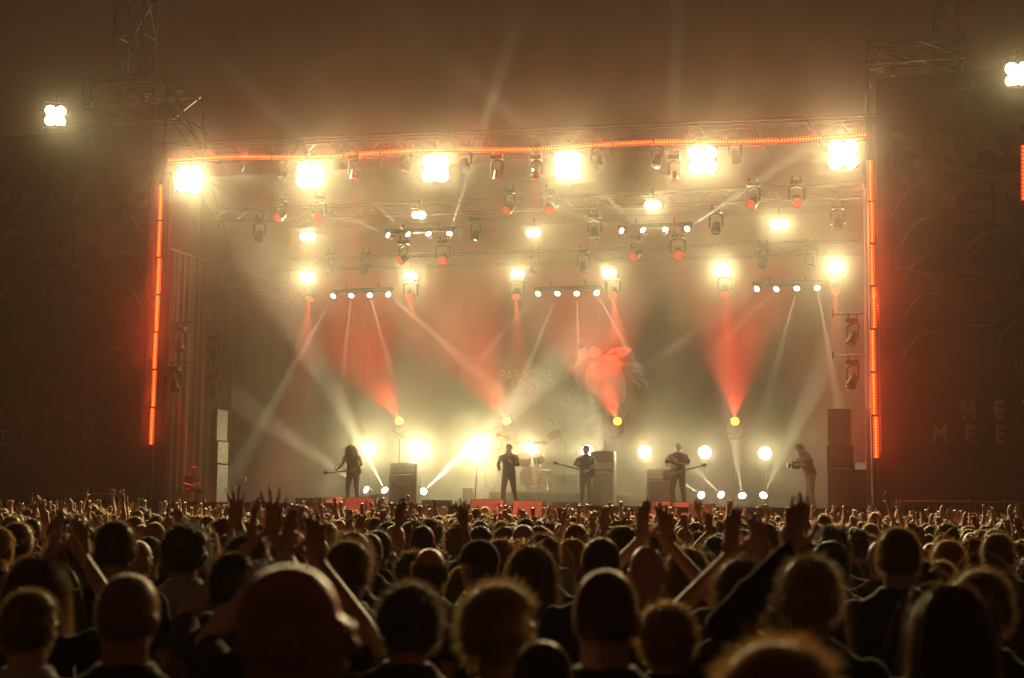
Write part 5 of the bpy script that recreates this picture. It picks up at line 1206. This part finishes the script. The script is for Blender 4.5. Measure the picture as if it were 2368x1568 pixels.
# ------------------------------------------------------------------ the band and crew (they face the crowd: local +X is to the picture's left)
def performer(px, ytop, y, ps, label, shirt, hair, hcol, sleeve='short', skin=2, height=1.80, rot=math.pi, trousers=None, short=False, loose=1.0, z=None, hb=None):
    body = remesh(body_mb(ps), .008, 3, .7); sm = remesh(shirt_mb(ps, sleeve, loose=loose), .012, 4, 1., disp=.006, dscale=.16); tm = remesh(trouser_mb(ps, short), .014, 3, 1., disp=.004)
    sc = height / 1.76; p = at(px, ytop, y); c, s = math.cos(rot), math.sin(rot); hx, hy = ps.hc.x * sc, ps.hc.y * sc
    o = person((body, sm, tm), ps, m_skins[skin], shirt, hair, hcol, label, (p.x - (hx * c - hy * s), y, DECK + .005 if z is None else z), rot, sc, 0, group='band and crew on stage', trousers=trousers)
    child('shoes', remesh(shoe_mb(ps), .01, 2, .6), o, m_shoe); o.scale = (sc * 1.10, sc * 1.10, sc); return o, sc
m_gbody = mat('dark_guitar_lacquer', (.03, .022, .02), .15, 0, spec=.8); m_neck = mat('guitar_neck_wood', (.20, .10, .05), .4)
def guitar(parent, a, b, up, label, bass=False, name='electric_guitar'):
    """world points: a centre of the body, b tip of the headstock"""
    a = Vector(a); b = Vector(b); L = (b - a).length; x = (b - a).normalized(); y = Vector(up); y = (y - x * y.dot(x)).normalized(); z = x.cross(y)
    M = Matrix((x, y, z)).transposed(); t = empty(name, a); t.rotation_mode = 'QUATERNION'; t.rotation_quaternion = M.to_quaternion(); tag(t, label, 'guitar', 'guitars on stage')
    out = [(-.25, .0), (-.23, .12), (-.15, .165), (-.05, .13), (.02, .115), (.09, .16), (.20, .155), (.17, .10), (.12, .055), (.13, -.04), (.19, -.11), (.15, -.15), (.07, -.14), (0, -.11), (-.07, -.13), (-.17, -.17), (-.24, -.12)]
    def pr(mb, pts, z0, z1):
        n = len(pts); mb.add([(p[0], p[1], z0) for p in pts] + [(p[0], p[1], z1) for p in pts], [tuple(range(n - 1, -1, -1)), tuple(range(n, 2 * n))] + [(i, (i + 1) % n, (i + 1) % n + n, i + n) for i in range(n)])
    mb = MB(); pr(mb, out, -.022, .022); mb.build('body', m_gbody, t)
    mb = MB(); mb.path([(.10, 0, .02), (L * .55, 0, .018), (L - .17, 0, .016)], [.026, .023, .021], n=8); mb.build('neck', m_neck, t)
    mb = MB(); pr(mb, [(L - .18, -.024), (L - .15, -.04), (L - .01, -.05), (L, -.02), (L - .03, .045), (L - .14, .035), (L - .18, .024)], .004, .022); mb.build('headstock', m_gbody, t)
    for k in range(4 if bass else 6):
        q = L - .14 + .11 * k / (3 if bass else 5); mb = MB(); mb.tube((q, .04, .012), (q, .075, .012), .004, n=6); mb.ell((q, .08, .012), (.009, .009, .005), seg=8, rings=6); mb.build('tuning_peg', m_chrome, t)
    for q in (.04, -.05): mb = MB(); mb.box((q, 0, .028), (.03, .08, .012), bev=.003); mb.build('pickup', m_blackmetal, t)
    mb = MB(); mb.box((-.13, 0, .03), (.03, .09, .014), bev=.003); mb.build('bridge', m_chrome, t)
    for k in range(6): mb = MB(); mb.tube((-.13, -.022 + .009 * k, .040), (L - .1, -.015 + .006 * k, .040), .0009, n=4); mb.build('string', m_chrome, t)
    return t
W2 = lambda o, sc, v: Vector(o.location) + Matrix.Rotation(o.rotation_euler.z, 3, 'Z') @ (Vector(v) * sc)
# long haired guitarist, neck to the picture's left
ps = Pose(((-.27, .06, 1.16), (-.13, .22, 1.02), (.8, .2, -.4), (0, -1, 0), 'relaxed'), ((.27, .10, 1.17), (.40, .20, .98), (.35, .5, .6), (0, -.2, 1), 'grip'), lean=.20, head=(0, .45), legs={-1: ((-.13, .05, .50), (-.15, -.02, .085)), 1: ((.12, .05, .50), (.13, -.02, .085))})
o, sc = performer(818, 1028, 2.0, ps, 'long haired guitarist with bowed head in a sleeveless black top', SH['black'], 'long', 'black', 'none', height=1.90, trousers=m_denim)
guitar(None, W2(o, sc, (-.10, .20, .98)), at(747, 1094, 1.75), (0, 0, 1), 'dark electric guitar held low by the long haired guitarist')
for s in (-1, 1):                                             # hair falling over the face
    pass
h2 = child('hair', hair_mesh('mane', 21, .8, 1.3), o, HA['black'], ps.hc + Vector((0, .03, 0)), ps.hm @ Matrix.Rotation(math.pi, 3, 'Z')); h2.scale = (1.05, .8, 1)
mb = MB(); mb.path([W2(o, sc, p) for p in ((-.25, .16, .98), (-.36, .15, 1.02), (-.42, .12, .93), (-.33, .1, .80), (-.22, .1, .76), (-.2, .05, .3), (-.3, 0, .02))], .006, n=6)
tag(mb.build('guitar_cable', m_blackmetal), 'black cable looping from the long haired guitarist hip to the floor', 'cable')
# singer
ps = Pose(((-.255, .02, 1.16), (-.16, .22, 1.19), (.3, .5, .5), (.6, -.3, 0), 'relaxed'), ((.30, -.02, 1.17), (.20, .16, .99), (-.35, .4, -.7), (-1, 0, 0), 'relaxed'), head=(-.35, .05), legs={-1: ((-.15, .05, .50), (-.21, -.02, .085)), 1: ((.12, .05, .50), (.15, -.02, .085))})
o, sc = performer(1177, 1025, 2.0, ps, 'bearded singer in a dark long sleeved shirt standing at centre stage', SH['charcoal'], 'buzz', 'black', 'long', height=1.90)
child('beard', (lambda m: m)(MB().ell((0, .045, -.085), (.058, .050, .045), seg=14, rings=10).mesh('beard', True)), o, HA['black'], ps.hc, ps.hm)
# bassist, turned towards the amplifier, neck up to the left
ps = Pose(((-.22, .14, 1.18), (-.05, .28, 1.03), (.6, .4, -.2), (0, -1, 0), 'relaxed'), ((.30, .02, 1.20), (.20, .28, 1.16), (.2, .4, .8), (0, -.4, .8), 'grip'), lean=.05, head=(.25, .12))
o, sc = performer(1357, 1032, 3.2, ps, 'bassist in dark clothes standing against the tall amplifier', SH['black'], 'messy', 'black', 'long', height=1.90, rot=math.pi + .3)
guitar(None, W2(o, sc, (-.02, .22, 1.0)), at(1279, 1069, 2.7), (0, 0, 1), 'bass guitar with its neck pointing up to the left', bass=True, name='bass_guitar')
# shaven guitarist, neck up to the right
ps = Pose(((-.27, .06, 1.17), (-.06, .28, 1.20), (.3, .2, .5), (.3, -.6, .5), 'relaxed'), ((.27, .04, 1.17), (.08, .27, 1.12), (-.5, .2, -.2), (0, -1, 0), 'relaxed'), head=(.25, .1), legs={-1: ((-.14, .03, .50), (-.17, -.02, .085)), 1: ((.13, .08, .50), (.12, -.02, .085))})
o, sc = performer(1568, 1020, 2.2, ps, 'shaven headed guitarist in a black T-shirt, arms crossed over the guitar', SH['black'], 'bald', None, 'short', height=1.94, rot=math.pi - .15, loose=1.6)
guitar(None, W2(o, sc, (.14, .20, .90)), at(1634, 1074, 1.9), (0, 0, 1), 'dark electric guitar slung low by the shaven guitarist, neck up to the right')
# camera operator seen from the side
ps = Pose(((-.24, .14, 1.16), (-.10, .34, 1.14), (.2, 1, 0), (1, 0, 0), 'grip'), ((.24, .16, 1.14), (.10, .36, 1.08), (-.2, 1, 0), (-1, 0, .3), 'grip'), lean=.34, head=(0, .40))
o, sc = performer(1852, 1034, 1.5, ps, 'camera operator in T-shirt and khaki trousers, bent over a camera', SH['charcoal'], 'short', 'dark brown', 'short', height=1.93, rot=math.pi * .5 + .45, trousers=SH['khaki'], loose=2.2)
cp = W2(o, sc, (0, .42, 1.12)); t = empty('video_camera', cp, (0, 0, o.rotation_euler.z)); tag(t, 'shoulder video camera held at the chest by the camera operator', 'camera')
mb = MB(); mb.box((0, 0, 0), (.17, .26, .19), bev=.02); mb.box((0, -.02, .11), (.04, .24, .04), bev=.008); mb.build('body', m_black, t)
mb = MB(); mb.lathe((0, .13, 0), (0, 1, 0), [(0, .06), (.06, .065), (.09, .08), (.11, .08)], n=20); mb.build('lens', m_black, t)
mb = MB(); mb.box((.09, .02, .03), (.03, .12, .09), bev=.006); mb.build('screen', m_blackmetal, t)
# seated stagehand on a case
ps = Pose(((-.24, .10, 1.16), (-.10, .36, 1.08), (.3, .8, .1), (0, 0, 1), 'grip'), ((.24, .10, 1.16), (.10, .36, 1.08), (-.3, .8, .1), (0, 0, 1), 'grip'), lean=.30, head=(0, .40), legs={-1: ((-.17, .42, .92), (-.17, .40, .48), (0, 1, 0)), 1: ((.17, .46, .96), (.17, .44, .50), (0, 1, 0))})
zt = at(450, 1078, 1.0).z; rot = -math.pi / 2 - .5; top = (ps.hc.z + .115 + .014) * 1.0
o, sc = performer(452, 1078, 1.0, ps, 'seated stagehand in shorts looking down at a phone, lit red', SH['charcoal'], 'short', 'dark brown', 'short', skin=2, height=1.78, rot=rot, trousers=SH['black'], short=True, z=zt - top * 1.78 / 1.76)
pp = W2(o, sc, (0, .47, 1.12)); t = tag(MB().box((0, 0, 0), (.075, .15, .009), rot=Euler((.4, 0, rot)), bev=.003).build('phone', m_blackmetal), 'small phone in the hands of the seated stagehand', 'phone'); t.location = pp
sz = o.location.z + .84 * sc; t = empty('flight_case', (o.location.x, o.location.y, DECK + .004), (0, 0, rot)); tag(t, 'black flight case the stagehand sits on', 'flight case')
hh = sz - DECK; mb = MB(); mb.box((0, 0, hh / 2), (.8, .55, hh), bev=.02); mb.build('case', m_tolex, t)
mb = MB()
for sx in (-1, 1):
    for sy in (-1, 1): mb.box((sx * .395, sy * .27, hh / 2), (.03, .03, hh - .02))
mb.build('edging', m_alu, t)
# ------------------------------------------------------------------ the air
def volume_box(name, lo, hi, dens, g, col, label, noise=0., nscale=.3, fall=None):
    mb = MB(); lo = Vector(lo); hi = Vector(hi); mb.box((lo + hi) / 2, hi - lo)
    m = bpy.data.materials.new(name); m.use_nodes = True; nt = m.node_tree; nt.nodes.clear()
    o = nt.nodes.new('ShaderNodeOutputMaterial'); v = nt.nodes.new('ShaderNodeVolumePrincipled')
    v.inputs['Color'].default_value = (*col, 1); v.inputs['Density'].default_value = dens; v.inputs['Anisotropy'].default_value = g
    nt.links.new(v.outputs[0], o.inputs['Volume'])
    if noise:
        tc = nt.nodes.new('ShaderNodeTexCoord'); mp = nt.nodes.new('ShaderNodeMapping'); n = nt.nodes.new('ShaderNodeTexNoise')
        mp.inputs['Scale'].default_value = (1, 1, .7); n.inputs['Scale'].default_value = nscale; n.inputs['Detail'].default_value = 3.0
        n.inputs['Distortion'].default_value = .6
        mr = nt.nodes.new('ShaderNodeMapRange'); mr.inputs['From Min'].default_value = .36; mr.inputs['From Max'].default_value = .66
        mr.inputs['To Min'].default_value = dens * (1 - noise); mr.inputs['To Max'].default_value = dens * (1 + noise)
        nt.links.new(tc.outputs['Object'], mp.inputs[0]); nt.links.new(mp.outputs[0], n.inputs['Vector'])
        nt.links.new(n.outputs['Fac'], mr.inputs['Value']); out = mr.outputs[0]
        sp = nt.nodes.new('ShaderNodeSeparateXYZ'); nt.links.new(tc.outputs['Object'], sp.inputs[0])
        for ax, a, b, lo_, hi_ in fall or []:         # the smoke thins out away from the stage
            f = nt.nodes.new('ShaderNodeMapRange'); f.interpolation_type = 'SMOOTHSTEP'
            f.inputs['From Min'].default_value = a; f.inputs['From Max'].default_value = b
            f.inputs['To Min'].default_value = lo_; f.inputs['To Max'].default_value = hi_
            nt.links.new(sp.outputs[ax], f.inputs['Value'])
            mu = nt.nodes.new('ShaderNodeMath'); mu.operation = 'MULTIPLY'
            nt.links.new(out, mu.inputs[0]); nt.links.new(f.outputs[0], mu.inputs[1]); out = mu.outputs[0]
        nt.links.new(out, v.inputs['Density'])
        # fine droplets throw light forward, coarse ones all round: two lobes in the same smoke
        v2 = nt.nodes.new('ShaderNodeVolumePrincipled'); v2.inputs['Color'].default_value = (*col, 1); v2.inputs['Anisotropy'].default_value = .15
        m2 = nt.nodes.new('ShaderNodeMath'); m2.operation = 'MULTIPLY'; m2.inputs[1].default_value = .75; nt.links.new(out, m2.inputs[0]); nt.links.new(m2.outputs[0], v2.inputs['Density'])
        m1 = nt.nodes.new('ShaderNodeMath'); m1.operation = 'MULTIPLY'; m1.inputs[1].default_value = .35; nt.links.new(out, m1.inputs[0]); nt.links.new(m1.outputs[0], v.inputs['Density'])
        ad = nt.nodes.new('ShaderNodeAddShader'); nt.links.new(v.outputs[0], ad.inputs[0]); nt.links.new(v2.outputs[0], ad.inputs[1]); nt.links.new(ad.outputs[0], o.inputs['Volume'])
        m.cycles.homogeneous_volume = False
    else:
        m.cycles.homogeneous_volume = True
    m.cycles.volume_sampling = 'MULTIPLE_IMPORTANCE'
    ob = mb.build(name, m); tag(ob, label, kind='stuff'); return ob
volume_box('haze', (-60, -48, -1), (60, 24, 27), HZ_D, HZ_G, (1., .72, .58), 'thin warm haze hanging over the crowd and the stage')
volume_box('stage_smoke', (-18.5, -4.5, DECK + .02), (18.5, 9.9, 18.5), SM_D, SM_G, (1., .96, .9), 'drifting stage smoke lit by the lamps', noise=.7, nscale=.36,
           fall=[(0, -16.5, -9.5, 0.16, 1.), (0, 16.5, 9.5, 0.16, 1.), (1, -3.0, 2.2, 0.04, 1.), (2, 19.0, 12.0, 0., 1.), (2, 7.0, 2.6, 1., 1.15)])
